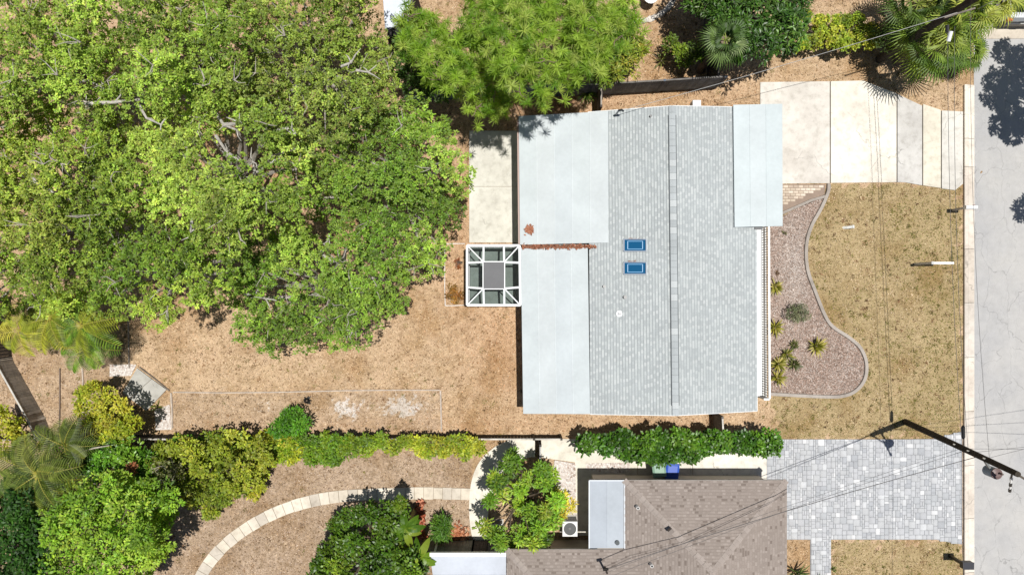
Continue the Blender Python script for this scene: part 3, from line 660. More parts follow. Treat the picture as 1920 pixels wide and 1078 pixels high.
MB().tube([mb_ + np.array([.1, -.3, -.3]), mb_ + np.array([.1, -.3, .5]), MAST2], .045, srgb(52, 46, 42), 8).tube([MAST2 - np.array([.12, 0, 0]), MAST2 + np.array([.1, .04, .03])], .06, srgb(44, 40, 38), 8).build('service_mast', 'steel', H2)
# patio roof of white panels at the bottom
CN = empty('patio_roof', W(870, 1080), 'white flat patio roof at the bottom edge left of the brown house', 'patio roof')
q = [W(806, 1040, 2.3), W(949, 1040, 2.3), W(949, 1150, 2.3), W(822, 1150, 2.3)]
panels(q, 3, 'v', .07, 'roof_panel', parent=CN, cols=(srgb(190, 195, 204), srgb(186, 191, 201)))
MB().bar(q[0] + [0, .05, .01], q[1] + [0, .05, .01], .16, .16, srgb(236, 236, 234)).build('gutter', 'paint', CN)
for x, y in ((812, 1046), (943, 1046), (943, 1130), (830, 1130)):
    p = W(x, y, 2.2); MB().box((p[0], p[1], 1.1), (.09, .09, 2.2), WF).build('post', 'paint', CN)

# ------------------------------------------------------------------ fences and gates
def fence(name, pts, h, col, lab, cat='fence', top=None, pl=2.4, mat='wood', boards=True, rails=True, th=.03, postc=None, posth=None):
    P = [np.array(W(*p)) for p in pts]; root = empty(name, P[0], lab, cat)
    for i in range(len(P) - 1):
        a, b = P[i], P[i + 1]; L = np.linalg.norm(b - a); n = max(1, round(L / pl)); d = unit(b - a)
        for k in range(n):
            p, q = a + d * L * k / n, a + d * L * (k + 1) / n; m = MB(); nb = max(1, int(L / n / .15))
            for j in range(nb):
                u, v = p + (q - p) * (j / nb), p + (q - p) * ((j + .95) / nb); o = random.uniform(-.006, .006)
                cc = tuple(np.array(col) * random.uniform(.8, 1.2)); s = np.array([-d[1], d[0], 0]) * o; hh = h + random.uniform(-.015, .015)
                m.bar(u + s + [0, 0, hh / 2], v + s + [0, 0, hh / 2], th, hh - .04, cc)
            m.build('panel', mat, root)
            MB().box((p[0], p[1], (posth or h + .04) / 2), (.1, .1, posth or h + .04), postc or tuple(np.array(col) * .7), math.atan2(d[1], d[0])).build('post', mat, root)
            if top: MB().bar(p + [0, 0, h + .02], q + [0, 0, h + .02], .07, .035, top).build('top_rail', mat, root)
        if i == len(P) - 2: MB().box((b[0], b[1], (posth or h + .04) / 2), (.1, .1, posth or h + .04), postc or tuple(np.array(col) * .7), 0).build('post', mat, root)
    return root
GF = srgb(112, 122, 136)
fence('wooden_fence', [(770, 189), (1000, 182), (1122, 178), (1340, 165)], 1.8, GF, 'long grey wooden fence between the pine and the shingle house', top=srgb(120, 116, 112))
fence('wooden_fence', [(1327, 160), (1320, 60), (1318, -60)], 1.8, srgb(84, 82, 80), 'dark wooden fence running up beside the fan palm', top=srgb(150, 140, 128))
fence('wooden_gate', [(1119, 180), (1119, 216)], 1.7, srgb(112, 104, 98), 'narrow wooden gate between long fence and shingle house corner', 'gate', srgb(170, 160, 150), 1.0)
fence('low_fence', [(-80, 817), (120, 816), (320, 815), (520, 815), (760, 815), (1000, 815), (1050, 815)], .95, srgb(54, 50, 46), 'low dark fence along the hedge line below the bare strip', top=srgb(196, 190, 180), postc=srgb(80, 76, 70))
fence('low_fence', [(22, 672), (84, 783), (95, 812)], 1.1, srgb(150, 144, 136), 'slanting grey fence at the left edge with pale rails', top=srgb(200, 196, 188), postc=srgb(206, 202, 194))
fence('low_fence', [(20, 560), (22, 672)], 1.1, srgb(70, 66, 62), 'short dark fence at the left edge above the slanting fence', top=srgb(150, 146, 140))
fence('side_gate', [(1337, 772), (1339, 812)], 1.5, srgb(128, 122, 116), 'grey wooden gate between shingle house and clipped hedge', 'gate', srgb(206, 200, 192), 1.0)
fence('side_gate', [(1011, 822), (1011, 856)], 1.5, srgb(96, 92, 88), 'dark grey gate across the walkway beside the bright green tree', 'gate', srgb(190, 186, 180), .9)
fence('patio_fence', [(806, 1013), (888, 1012)], 1.5, srgb(122, 122, 114), 'weathered grey wooden fence in front of the white patio roof', top=srgb(140, 136, 128))
fence('patio_gate', [(889, 1012), (914, 1012)], 1.5, srgb(66, 56, 50), 'dark brown gate at the end of the curved walkway', 'gate', srgb(180, 168, 158), 1.0)
fence('patio_fence', [(917, 1012), (945, 1012)], 1.5, srgb(100, 98, 96), 'short grey fence between brown gate and green tree', top=srgb(120, 118, 114))

# ------------------------------------------------------------------ vegetation
def make_leaves(P, D, N, L, Wd, col):
    n = len(P); L = np.broadcast_to(L, (n,))[:, None]; Wd = np.broadcast_to(Wd, (n,))[:, None]
    side = unit(np.cross(D, N)); up = np.cross(side, D)
    v = np.empty((n, 4, 3)); v[:, 0] = P; v[:, 1] = P + D * L * .5 + side * Wd / 2 + up * Wd * .15; v[:, 2] = P + D * L - up * L * .12; v[:, 3] = P + D * L * .5 - side * Wd / 2 + up * Wd * .15
    return v.reshape(-1, 3), np.repeat(col, 4, 0)
def leaf_part(name, parent, blocks, mat='leaf'):
    v = np.concatenate([b[0] for b in blocks]); c = np.concatenate([b[1] for b in blocks])
    off = np.array(root_loc(parent)) if parent else np.zeros(3)
    return link_mesh(name, fast_mesh(name, v - off, np.arange(len(v)), 4, np.clip(c, 0, 1), mat), parent)
def crown(C, R, RZ, nsub, nl, L, Wd, pal, up=.5, zmin=-.25, var=.22, cl_var=.14, spread=1.0, cm=None, br=1.0, sv=.13):
    C = np.atleast_2d(C); m = len(C); R = np.broadcast_to(R, (m,)); RZ = np.broadcast_to(RZ, (m,)); pal = np.array(pal)
    z = rng.uniform(zmin, 1, (m, nsub)); a = rng.uniform(0, 2 * np.pi, (m, nsub)); s = np.sqrt(1 - z * z)
    d = np.stack([s * np.cos(a), s * np.sin(a), z], -1); rr = rng.uniform(.55, 1.08, (m, nsub, 1))
    Sc = C[:, None] + d * rr * np.stack([R, R, RZ], -1)[:, None]
    sn = unit(d + np.array([0, 0, up]))
    cm = rng.uniform(0, 1, m) if cm is None else cm; br = np.broadcast_to(br, (m,))[:, None, None]
    cmix = np.clip(cm[:, None] * .6 + rng.uniform(0, 1, (m, nsub)) * .4, 0, .999)
    idx = cmix * (len(pal) - 1); i0 = np.minimum(idx.astype(int), len(pal) - 2); fr_ = (idx - i0)[..., None]
    bc = pal[i0] * (1 - fr_) + pal[i0 + 1] * fr_
    bc = 1.12 * br * bc * (1 + rng.normal(0, cl_var, (m, 1, 1))) * np.clip(1 + rng.normal(0, sv, (m, nsub, 1)), .45, 1.7)
    n = m * nsub * nl
    P0 = np.repeat(Sc.reshape(-1, 3), nl, 0); SN = np.repeat(sn.reshape(-1, 3), nl, 0); BC = np.repeat(bc.reshape(-1, 3), nl, 0)
    D = unit(rng.normal(0, 1, (n, 3)) * np.array([1, 1, .4]) * spread + SN * .4)
    N = unit(np.array([0, 0, 1.]) + rng.normal(0, .27, (n, 3)))
    Lr = L * rng.uniform(.7, 1.3, n)
    P = P0 + D * (Lr * rng.uniform(0, .8, n))[:, None]
    col = np.abs(BC * (1 + rng.normal(0, var, (n, 1))) * (1 + rng.normal(0, .06, (n, 3))))
    return make_leaves(P, D, N, Lr, Wd * rng.uniform(.75, 1.25, n), col)
def branches(base, fork, C, r0, col, twigs=.3, sub=.06, R=.6, cover=.25):
    b = MB(); base = np.array(base); fork = np.array(fork); mid = (base + fork) / 2 + rng.normal(0, .08, 3) * [1, 1, 0]
    b.tube([base - [0, 0, .1], base + [0, 0, .25], mid, fork], [r0 * 1.5, r0 * 1.15, r0, r0 * .85], col, 8)
    for c in np.atleast_2d(C):
        v = c - fork; Lh = np.linalg.norm(v[:2]); m1 = fork + v * .35 + np.array([0, 0, .12 * Lh]) + rng.normal(0, .12, 3); m2 = fork + v * .7 + np.array([0, 0, .1 * Lh]) + rng.normal(0, .15, 3)
        e = c + np.array([0, 0, cover * R])
        rr = r0 * .5 * random.uniform(.6, 1.1)
        b.tube([fork, m1, m2, e], [rr, rr * .75, rr * .5, sub * .5], tuple(np.array(col) * random.uniform(.85, 1.15)), 5, False)
        if random.random() < twigs:
            for _ in range(random.randint(2, 4)):
                a = random.uniform(0, 6.28); t = e + np.array([math.cos(a), math.sin(a), .55]) * R * random.uniform(.5, .95)
                k = (e + t) / 2 + rng.normal(0, .07, 3); b.tube([e, k, t], [sub * .5, sub * .36, sub * .15], tuple(np.array(col) * 1.1), 4, False)
    return b
def poisson(poly, r, n=9000):
    P = np.array(poly); lo, hi = P.min(0), P.max(0); out = []; pts = rng.uniform(lo, hi, (n, 2)); pts = pts[inpoly(pts[:, 0], pts[:, 1], poly)]
    arr = np.empty((0, 2))
    for p in pts:
        if len(arr) == 0 or (((arr - p) ** 2).sum(1) > r * r).all(): arr = np.vstack([arr, p])
    return arr
def edge_dist(p, poly):
    P = np.array(poly, float); Q = np.roll(P, -1, 0); d = Q - P; t = np.clip(((p[:, None] - P) * d).sum(-1) / (d * d).sum(-1), 0, 1)
    return np.linalg.norm(p[:, None] - (P + t[..., None] * d), axis=-1).min(1)
BARK = srgb(176, 168, 158); DBARK = srgb(110, 96, 84)
def pal(*cs): return [srgb(*c) for c in cs]
OAKY = pal((84, 106, 34), (118, 142, 50), (144, 166, 66), (168, 184, 86)); OAKG = pal((72, 100, 28), (100, 130, 40), (124, 150, 54), (148, 168, 70))
# -- the oak grove: one crown outline in the photo, clumps dealt to the nearest of the trunks
OAK = [(-70, -60), (704, -60), (710, 40), (730, 110), (738, 168), (796, 200), (846, 240), (882, 287), (876, 350), (868, 398), (833, 450), (826, 490), (783, 530), (754, 558), (742, 590), (688, 630), (625, 658), (560, 662), (530, 656),
       (442, 638), (436, 600), (446, 578), (425, 560), (398, 575), (375, 560), (345, 592), (300, 598), (250, 600), (190, 592), (150, 588), (-70, 572)]
pp = poisson(OAK, 21, 20000); ed = edge_dist(pp, [p if p[0] > -60 and p[1] > -50 else (p[0] - 300 * (p[0] < -60), p[1] - 300 * (p[1] < -50)) for p in OAK])
pp = pp[ed > 8]; ed = ed[ed > 8]
gaps = [(165, 168, 40, 24), (180, 245, 22, 18), (290, 325, 34, 16), (540, 125, 28, 22), (600, 215, 50, 14), (530, 150, 16, 42), (690, 300, 28, 12), (395, 285, 24, 24), (330, 170, 22, 18), (275, 500, 20, 32), (365, 400, 18, 24), (500, 395, 26, 18), (650, 420, 34, 12), (470, 430, 12, 28), (425, 240, 26, 22), (440, 300, 22, 18), (485, 320, 24, 18),
        (560, 500, 14, 14), (430, 470, 14, 14), (70, 330, 24, 16), (25, 110, 20, 30), (10, 20, 22, 24), (222, 38, 32, 24), (480, 270, 12, 28), (760, 400, 14, 9), (590, 570, 14, 10), (618, 470, 22, 26), (480, 552, 20, 14), (610, 110, 26, 12), (130, 330, 22, 12), (260, 215, 30, 22), (350, 100, 14, 14), (690, 215, 20, 10)]
keep = np.ones(len(pp), bool)
for gx_, gy_, ra, rb in gaps: keep &= ((pp[:, 0] - gx_) / ra) ** 2 + ((pp[:, 1] - gy_) / rb) ** 2 > 1
mac = poisson(OAK, 78, 6000); md = np.linalg.norm(pp[:, None] - mac, axis=-1); mo = md.argmin(1); md.sort(axis=1); rim = md[:, 1] - md[:, 0]; mdist = md[:, 0]
macH = rng.normal(0, .75, len(mac)); macM = rng.uniform(0, 1, len(mac)); macB = 1 + rng.normal(0, .1, len(mac))
keep &= ~((rim < 18) & (rng.uniform(0, 1, len(pp)) < .62))
pp, ed, mo, mdist, rim = pp[keep], ed[keep], mo[keep], mdist[keep], rim[keep]
oaks = [((95, 110), 9.0, 'yellow green oak filling the top left corner', OAKY), ((330, 95), 8.6, 'tall oak with bare pale limbs at the top between the corner oak and the shed', OAKY), ((590, 110), 7.6, 'olive green oak next to the white shed roof at the top', pal((88, 108, 38), (116, 136, 50), (140, 156, 68), (156, 170, 86))),
        ((110, 400), 8.4, 'oak at the left edge above the yellow palms', pal((82, 106, 34), (114, 138, 46), (142, 158, 62), (166, 176, 80))), ((400, 330), 8.8, 'light green oak in the middle of the grove', OAKY), ((740, 330), 6.2, 'deep green oak overhanging the concrete patio', OAKG), ((600, 545), 5.8, 'rounded deep green oak at the lower tip of the grove', OAKG), ((300, 500), 7.0, 'mid green oak at the bottom of the grove beside the dry lawn', pal((74, 102, 30), (106, 134, 42), (132, 152, 56), (156, 170, 72)))]
snags = [((205, 18, 0), (222, 32, .2), (242, 54, -.2)), ((138, 158, 0), (165, 150, .3), (194, 166, 0)), ((138, 195, 0), (170, 194, .2), (215, 192, 0), (262, 187, -.4)), ((260, 196, 0), (275, 222, .4), (302, 234, .6)), ((402, 208, -.3), (420, 235, .2), (444, 244, .6)), ((420, 235, .2), (452, 231, .7)), ((405, 255, -.3), (425, 285, .2), (442, 306, .2)), ((430, 288, .2), (450, 302, .4)), ((462, 346, -.2), (478, 325, .2), (508, 306, .6), (524, 298, .9)), ((478, 325, .2), (474, 304, .4)), ((361, 405, .2), (357, 436, -.2)), ((598, 478, -.2), (612, 464, .2), (618, 440, .4)), ((604, 478, 0), (625, 490, .2), (645, 500, .2)), ((460, 553, -.2), (482, 547, .2), (496, 534, .4)), ((480, 548, .2), (498, 560, .3)), ((18, 152, 0), (40, 150, .2), (58, 156, 0)), ((52, 318, 0), (70, 345, .3), (100, 362, .2)), ((640, 125, .2), (658, 118, .4), (664, 108, .4)), ((668, 132, .3), (690, 136, .4)), ((146, 356, .2), (178, 352, .3)), ((180, 395, 0), (196, 408, .3), (205, 420, .3)), ((520, 245, .2), (545, 240, .4), (556, 252, .5)), ((700, 305, .2), (722, 318, .3))]
cc = np.array([o[0] for o in oaks]); own = np.linalg.norm((pp[:, None] - cc) * [1, 1.1], axis=-1).argmin(1)
sown = [int(np.linalg.norm(cc - np.array(q[0][:2]), axis=1).argmin()) for q in snags]
for k, ((cx, cy), hh, lab, pl_) in enumerate(oaks):
    q = own == k; sel = pp[q]; e = ed[q]; dist = np.linalg.norm(sel - [cx, cy], axis=1)
    hz = hh - .4 - 1.3 * (dist / 190) ** 2 + macH[mo[q]] + 1.0 * (1 - (mdist[q] / 48) ** 2) + rng.normal(0, .25, len(sel)) - 1.8 * np.exp(-e / 30); hz = np.clip(hz, 2.4, 10.5)
    C = np.array([W(x, y, z) for (x, y), z in zip(sel, hz)]); R = rng.uniform(.5, .82, len(sel)) * np.clip(.62 + e / 60, .62, 1)
    base = W(cx, cy, hh * .7) * [1, 1, 0]; root = empty('oak_tree', base, lab, 'tree', 'oaks of the back yard grove')
    leaf_part('crown', root, [crown(C, R, R * .72, 36, 15, .088, .052, pl_, var=.17, sv=.25, cm=np.clip(macM[mo[q]] * .75 + rng.uniform(0, .3, len(sel)), 0, 1), br=1.14 * macB[mo[q]])])
    bb = branches(base, base + [0, 0, hh * .38], C[::2], .26, BARK, .4, .04, .72, .4)
    for q_, o_ in zip(snags, sown):
        if o_ == k:
            T = [W(x, y, hh - .85 + dz) for x, y, dz in q_]; r = rng.uniform(.05, .09); bb.tube(T, np.linspace(r, r * .45, len(T)), srgb(184, 178, 170), 7)
            d_ = T[-1] - T[0]
            for _ in range(3):
                a = T[random.randrange(1, len(T))]; b_ = a + np.array([random.uniform(-.5, .5), random.uniform(-.5, .5), random.uniform(0, .3)]); bb.tube([a, (a + b_) / 2 + rng.normal(0, .05, 3), b_], [.03, .022, .008], srgb(190, 184, 176), 5, False)
    bb.build('trunk', 'bark', root)

def shrub(name, px, h, r, lab, pal_, cat='shrub', L=.12, Wd=.07, n=26, nl=12, clumps=None, mat='leaf', group=None, stem=DBARK, twigs=.15, r0=.06, up=.5, cr=None, spread=1.0, cl_var=.14, hv=.13):
    """px: list of canopy points in the photo (x, y); h: height of the crown centres"""
    pts = np.array(px, float) + rng.normal(0, 2.5, (len(px), 2))
    if len(pts) > 14 and cat != 'hedge': pts = pts[rng.uniform(0, 1, len(pts)) > .12]
    nb0 = len(pts)
    if nb0 > 8:
        ex_ = pts[rng.uniform(0, 1, nb0) < .4]; cpt = pts.mean(0); dv = ex_ - cpt; dv /= np.maximum(np.linalg.norm(dv, axis=1, keepdims=True), 1); pts = np.vstack([pts, ex_ + (dv * rng.uniform(.2, 1.1, (len(ex_), 1)) + rng.normal(0, .35, ex_.shape)) * r * (26 if cat != 'hedge' else 10)])
    hz = h * (1 + rng.normal(0, hv if cat != 'hedge' else .07, len(pts)))
    C = np.array([W(x, y, z) for (x, y), z in zip(pts, hz)]); base = np.array([C[:, 0].mean(), C[:, 1].mean(), 0]); root = empty(name, base, lab, cat, group)
    R = r * rng.uniform(.62, 1.12, len(pts)); R[nb0:] *= .6; C[nb0:] *= [1, 1, .9]
    leaf_part('foliage' if cat != 'tree' else 'crown', root, [crown(C, R, R * (cr or .85), n, nl, L, Wd, pal_, up=up, zmin=-.5, spread=spread, cl_var=cl_var)], mat)
    branches(base, base + [0, 0, h * .35], C, r0, stem, twigs, .03, r, .2).build('stem' if cat != 'tree' else 'trunk', 'bark', root)
    return root
def fill(poly, r): return poisson(poly, r, 3000)

# -- pines: needle tufts
def needles(T, Dn, n, L, w, pal_):
    m = len(T); pal_ = np.array(pal_); d = unit(rng.normal(0, 1, (m, n, 3)) * [1, 1, .55] + Dn[:, None] * .55); Lr = L * rng.uniform(.65, 1.15, (m, n, 1))
    a = T[:, None] + d * Lr * .06; b = T[:, None] + d * Lr + np.array([0, 0, -.06]) * Lr; s = unit(np.cross(d, rng.normal(0, .35, (m, n, 3)) + [0, 0, 1.])) * w / 2
    v = np.stack([a - s, b - s * .5, b + s * .5, a + s], 2).reshape(-1, 3); k = rng.integers(0, len(pal_), (m, 1)); c = pal_[k] * (1 + rng.normal(0, .12, (m, n, 1))) * (1 + rng.normal(0, .1, (m, 1, 1)))
    return v, np.repeat(c.reshape(-1, 3), 4, 0)
PINE = pal((122, 156, 42), (140, 172, 52), (158, 186, 68), (104, 142, 36), (166, 184, 84))
def pine(base_px, poly, h, lab, gap=15, tuft=.42):
    pts = poisson(poly, gap, 4000); ed_ = edge_dist(pts, poly); c0 = np.array(poly).mean(0); dist = np.linalg.norm(pts - c0, axis=1)
    hz = h - 1.2 * (dist / 120) ** 2 + rng.normal(0, .5, len(pts)); keepm = rng.uniform(0, 1, len(pts)) > .26; pts, hz = pts[keepm], hz[keepm]
    T = np.array([W(x, y, z) for (x, y), z in zip(pts, hz)]); T2 = np.repeat(T, 7, 0) + rng.normal(0, .24, (len(T) * 7, 3)); base = W(*base_px) * [1, 1, 0]
    root = empty('pine_tree', base, lab, 'tree', 'long needled pines behind the fence')
    leaf_part('crown', root, [needles(T2, unit(rng.normal(0, .4, T2.shape) + [0, 0, .8]), 46, tuft * .72, .02, PINE)])
    branches(base, base + [0, 0, h * .55], T[::3], .17, srgb(132, 112, 98), .8, .04, .5, .2).build('trunk', 'bark', root)
pine((860, 120), [(755, 40), (800, 20), (850, 60), (905, 80), (935, 115), (935, 160), (900, 172), (850, 165), (800, 140), (765, 100)], 7.0, 'left pine with bright needle tufts beside the white shed')
pine((940, 130), [(900, 172), (880, 195), (905, 218), (945, 205), (940, 185), (925, 168)], 4.6, 'small low pine bough tree below the fence line')
pine((975, 110), [(880, 50), (890, -40), (1010, -40), (1040, 30), (1050, 90), (1040, 160), (1020, 186), (965, 182), (945, 150), (920, 100)], 8.2, 'tall middle pine with the densest bright green crown')
pine((1090, 110), [(1020, -40), (1180, -40), (1185, 20), (1165, 70), (1150, 110), (1110, 135), (1085, 160), (1050, 140), (1045, 70)], 7.8, 'right pine with pale bare twigs above the long fence')
shrub('leafy_shrub', [(780, 175), (800, 150), (830, 170), (770, 150), (790, 120), (750, 120), (760, 85), (820, 145)], 2.6, .6, 'dark shaded shrub under the left pine by the fence', pal((48, 74, 24), (66, 96, 30), (84, 112, 40)), n=30)
shrub('leafy_shrub', fill([(1130, 60), (1185, 40), (1198, 75), (1185, 115), (1165, 138), (1125, 140), (1110, 120)], 20), 2.3, .5, 'broad leaved green shrub right of the pines with yellow tips', pal((66, 96, 28), (96, 122, 36), (134, 148, 48), (172, 160, 60)), L=.2, Wd=.06, n=26, nl=9)
# -- big fan palm thicket tree at top and its neighbours
shrub('broadleaf_tree', fill([(1305, -40), (1500, -40), (1495, 20), (1480, 70), (1440, 88), (1400, 85), (1370, 60), (1345, 40), (1325, 20)], 24), 3.4, .7, 'dark green broadleaf tree behind the fan palm at the top', pal((44, 74, 24), (62, 96, 32), (84, 118, 44), (106, 136, 62)), 'tree', L=.2, Wd=.06, n=34, nl=12, r0=.15, twigs=.4, mat='glossy_leaf')
shrub('vine_shrub', fill([(1470, 60), (1500, 25), (1540, 35), (1600, 40), (1640, 55), (1635, 75), (1560, 88), (1480, 88)], 19), 1.2, .42, 'low yellow green vine shrub on the sandy bank at the top', pal((96, 122, 34), (130, 150, 42), (160, 170, 52), (186, 184, 70)), L=.1, Wd=.08, n=26)
shrub('leafy_shrub', [(1650, 60), (1670, 75), (1685, 50), (1660, 85), (1690, 80)], 1.6, .45, 'dark twiggy shrub left of the street palm', pal((54, 70, 30), (74, 92, 40), (100, 112, 56)), n=16)
shrub('leafy_shrub', [(1270, 95), (1300, 92), (1285, 110), (1315, 105), (1260, 85)], 1.2, .42, 'mid green shrub in palm shade left of the dark fence', pal((70, 96, 26), (104, 128, 34), (136, 150, 48)), n=26)
def blade_strip(path, widths, col, up=None):
    P = np.array(path); d = np.gradient(P, axis=0); s = unit(np.cross(d, np.array([0, 0, 1.]) + np.zeros_like(d))); w = np.array(widths)[:, None] / 2
    out = []
    for i in range(len(P) - 1): out.append([P[i] - s[i] * w[i], P[i + 1] - s[i + 1] * w[i + 1], P[i + 1] + s[i + 1] * w[i + 1], P[i] + s[i] * w[i]])
    v = np.array(out).reshape(-1, 3); return v, np.repeat(np.array([col]), len(v), 0)
def fan_frond(c, ang, elev, petiole, rad, pal_, nseg=20):
    """petiole from c, then a folded fan of blades"""
    d = np.array([math.cos(ang) * math.cos(elev), math.sin(ang) * math.cos(elev), math.sin(elev)]); hub = c + d * petiole - np.array([0, 0, .12 * petiole])
    blocks = [blade_strip([c, (c + hub) / 2 + [0, 0, .08], hub], [.05, .04, .035], srgb(150, 164, 84))]
    side = unit(np.cross(d, [0, 0, 1.])); nrm = unit(np.cross(side, d)); col0 = np.array(pal_[random.randrange(len(pal_))])
    for i in range(nseg):
        t = (i / (nseg - 1) - .5) * math.radians(210); dd = d * math.cos(t) + side * math.sin(t); L = rad * (1 - .25 * abs(t) / 1.9) * random.uniform(.9, 1.08)
        p1 = hub + dd * L * .5 + nrm * (.06 * math.cos(t)) ; p2 = hub + dd * L * .85 - np.array([0, 0, .12 * L]) ; p3 = hub + dd * L - np.array([0, 0, .34 * L])
        blocks.append(blade_strip([hub, p1, p2, p3], [.012, .05, .032, .006], tuple(np.abs(col0 * random.uniform(.6, 1.4)))))
    return blocks
def fan_palm(px, h, n, lab, pal_, pet=1.0, rad=.85, cat='palm', name='fan_palm', group=None):
    c = W(*px, h); base = c * [1, 1, 0]; root = empty(name, base, lab, cat, group); bl = []
    for i in range(n):
        el = math.radians(75 - 105 * (i / n) ** .8); bl += fan_frond(c, i * 2.399 + random.uniform(-.2, .2), el, pet * random.uniform(.75, 1.15), rad * random.uniform(.85, 1.1), pal_)
    leaf_part('crown', root, bl)
    MB().tube([base - [0, 0, .1], base + [0, 0, .3], c * .5 + base * .5, c], [.24, .19, .17, .2], srgb(122, 108, 94), 9).build('trunk', 'bark', root)
PG = pal((96, 124, 40), (118, 144, 52), (78, 106, 34), (140, 156, 70)); PY = pal((124, 144, 44), (150, 164, 56), (100, 126, 36), (170, 176, 80))
SP = 'fan palms by the street corner'
fan_palm((1750, 76), 2.9, 30, 'large fan palm with olive fronds beside the street corner wires', PG + PY[:1], 1.05, 1.0, group=SP)
fan_palm((1800, 20), 3.4, 28, 'bright fan palm partly beyond the top edge near the parked car', PY, 1.0, 1.0, group=SP)
fan_palm((1722, 8), 3.1, 24, 'shaded fan palm at the top edge behind the street palms', pal((60, 84, 30), (80, 104, 38), (98, 120, 50)), 1.0, .9, group=SP)
fan_palm((1864, -10), 3.0, 20, 'fan palm whose fronds hang over the parked car', PY, .9, .85, group=SP)
fan_palm((1815, 96), 1.5, 16, 'low young fan palm at the foot of the street palms', PG, .5, .6, group=SP)
fan_palm((1360, 76), 4.0, 11, 'grey green fan palm above the dark fence corner', pal((82, 110, 50), (106, 130, 70), (68, 94, 40), (136, 154, 100)), .45, .75)
def pinnate(c, ang, L, rise, droop, pal_, nl=16, ll=.4, w=.045):
    d = np.array([math.cos(ang), math.sin(ang), 0]); T = np.linspace(0, 1, 9); P = np.array([c + d * L * t + np.array([0, 0, rise * t - droop * t * t]) for t in T]); bl = [blade_strip(P, np.linspace(.05, .012, 9), srgb(168, 160, 70))]
    s = np.array([-d[1], d[0], 0]); col0 = np.array(random.choice(pal_))
    for i in range(nl):
        t = .12 + .86 * i / nl; b = c + d * L * t + np.array([0, 0, rise * t - droop * t * t]); l = ll * math.sin(math.pi * (.15 + .8 * t)) + .08
        for sg in (-1, 1):
            dd = unit(s * sg + d * .55 + np.array([0, 0, .22])); q = b + dd * l * .55; e = b + dd * l - np.array([0, 0, .25 * l])
            bl.append(blade_strip([b, q, e], [w * .6, w, .006], tuple(np.abs(col0 * random.uniform(.55, 1.35)))))
    return bl
def feather_palm(px, h, n, L, lab, pal_, group=None, ll=.42, stems=1):
    root = None; bl = []; tr = MB(); c0 = W(*px, h); base = c0 * [1, 1, 0]; root = empty('feather_palm', base, lab, 'palm', group)
    for s in range(stems):
        c = c0 + (rng.normal(0, .35, 3) * [1, 1, .6] if s else 0)
        for i in range(n): bl += pinnate(c, i * 2.399 + random.uniform(-.25, .25), L * random.uniform(.8, 1.1), random.uniform(.25, 1.0), random.uniform(.7, 1.5), pal_, ll=ll)
        b = base + (rng.normal(0, .12, 3) * [1, 1, 0] if s else 0); tr.tube([b - [0, 0, .1], (b + c) / 2, c], [.1, .075, .07], srgb(150, 136, 100), 7)
    leaf_part('crown', root, bl); tr.build('trunk', 'bark', root)
AR = pal((140, 150, 42), (168, 170, 52), (120, 140, 40), (186, 178, 70)); AG = pal((100, 136, 36), (124, 154, 46), (88, 122, 34))
GA = 'feather palms on the left'
feather_palm((150, 610), 3.6, 13, 1.5, 'green feather palm with hanging fronds below the oaks', AG + AR[:1], GA)
feather_palm((85, 600), 3.4, 12, 1.5, 'yellowing feather palm near the left edge', AR, GA, stems=2)
feather_palm((160, 650), 2.8, 9, 1.2, 'smaller bright palm with fronds pointing at the concrete pad', AG, GA)
feather_palm((35, 620), 2.6, 9, 1.2, 'yellow feather palm touching the left edge fence', AR, GA)
GB = 'feather palms in the lower left thicket'
feather_palm((70, 890), 4.2, 16, 1.7, 'loose olive feather palm in the lower left thicket', pal((88, 108, 36), (108, 124, 46), (72, 94, 28), (124, 132, 58)), GB, .5, 2)
feather_palm((120, 835), 3.6, 12, 1.3, 'olive feather palm beside the leaning pale branch', pal((88, 104, 40), (110, 120, 54), (72, 88, 32)), GB, .45)
# -- lower left thicket
YG = pal((120, 138, 34), (150, 160, 42), (172, 172, 54), (188, 182, 66)); MG = pal((56, 92, 24), (78, 120, 32), (104, 144, 42), (130, 164, 54)); LG = pal((92, 128, 34), (120, 156, 44), (146, 176, 56), (166, 186, 72)); DG = pal((34, 64, 18), (50, 86, 24), (70, 110, 32))
shrub('broadleaf_shrub', fill([(140, 735), (185, 730), (225, 750), (255, 785), (268, 815), (230, 835), (190, 820), (165, 790), (145, 765)], 17), 2.4, .42, 'yellow green shrub beside the square concrete pad', YG, L=.12, Wd=.07, n=26, nl=10)
shrub('broadleaf_tree', fill([(140, 935), (200, 900), (260, 910), (300, 940), (305, 1000), (270, 1060), (230, 1100), (110, 1100), (80, 1040), (90, 980)], 24), 4.6, .72, 'light green tree in the lower left thicket', LG, 'tree', L=.14, Wd=.075, hv=.17, n=30, nl=12, r0=.14, twigs=.35)
shrub('broadleaf_tree', fill([(-40, 960), (40, 945), (75, 990), (80, 1060), (60, 1110), (-40, 1110)], 24), 4.0, .7, 'dark green tree in the bottom left corner', DG, 'tree', L=.15, Wd=.08, n=36, nl=12, r0=.13)
shrub('broadleaf_shrub', fill([(275, 870), (330, 815), (420, 815), (480, 830), (495, 870), (470, 900), (440, 930), (400, 960), (380, 945), (330, 920), (290, 905)], 19), 2.0, .48, 'wide olive shrub between low fence and curved path start', pal((92, 112, 30), (120, 136, 38), (146, 156, 48), (162, 160, 60)), L=.13, Wd=.075, n=26, nl=11, twigs=.3, hv=.28)
shrub('broadleaf_shrub', fill([(150, 850), (200, 830), (260, 840), (280, 880), (260, 905), (215, 900), (165, 890)], 20), 2.8, .55, 'glossy dark green shrub in the middle of the lower left thicket', MG, L=.15, Wd=.08, n=32, nl=11, mat='glossy_leaf')
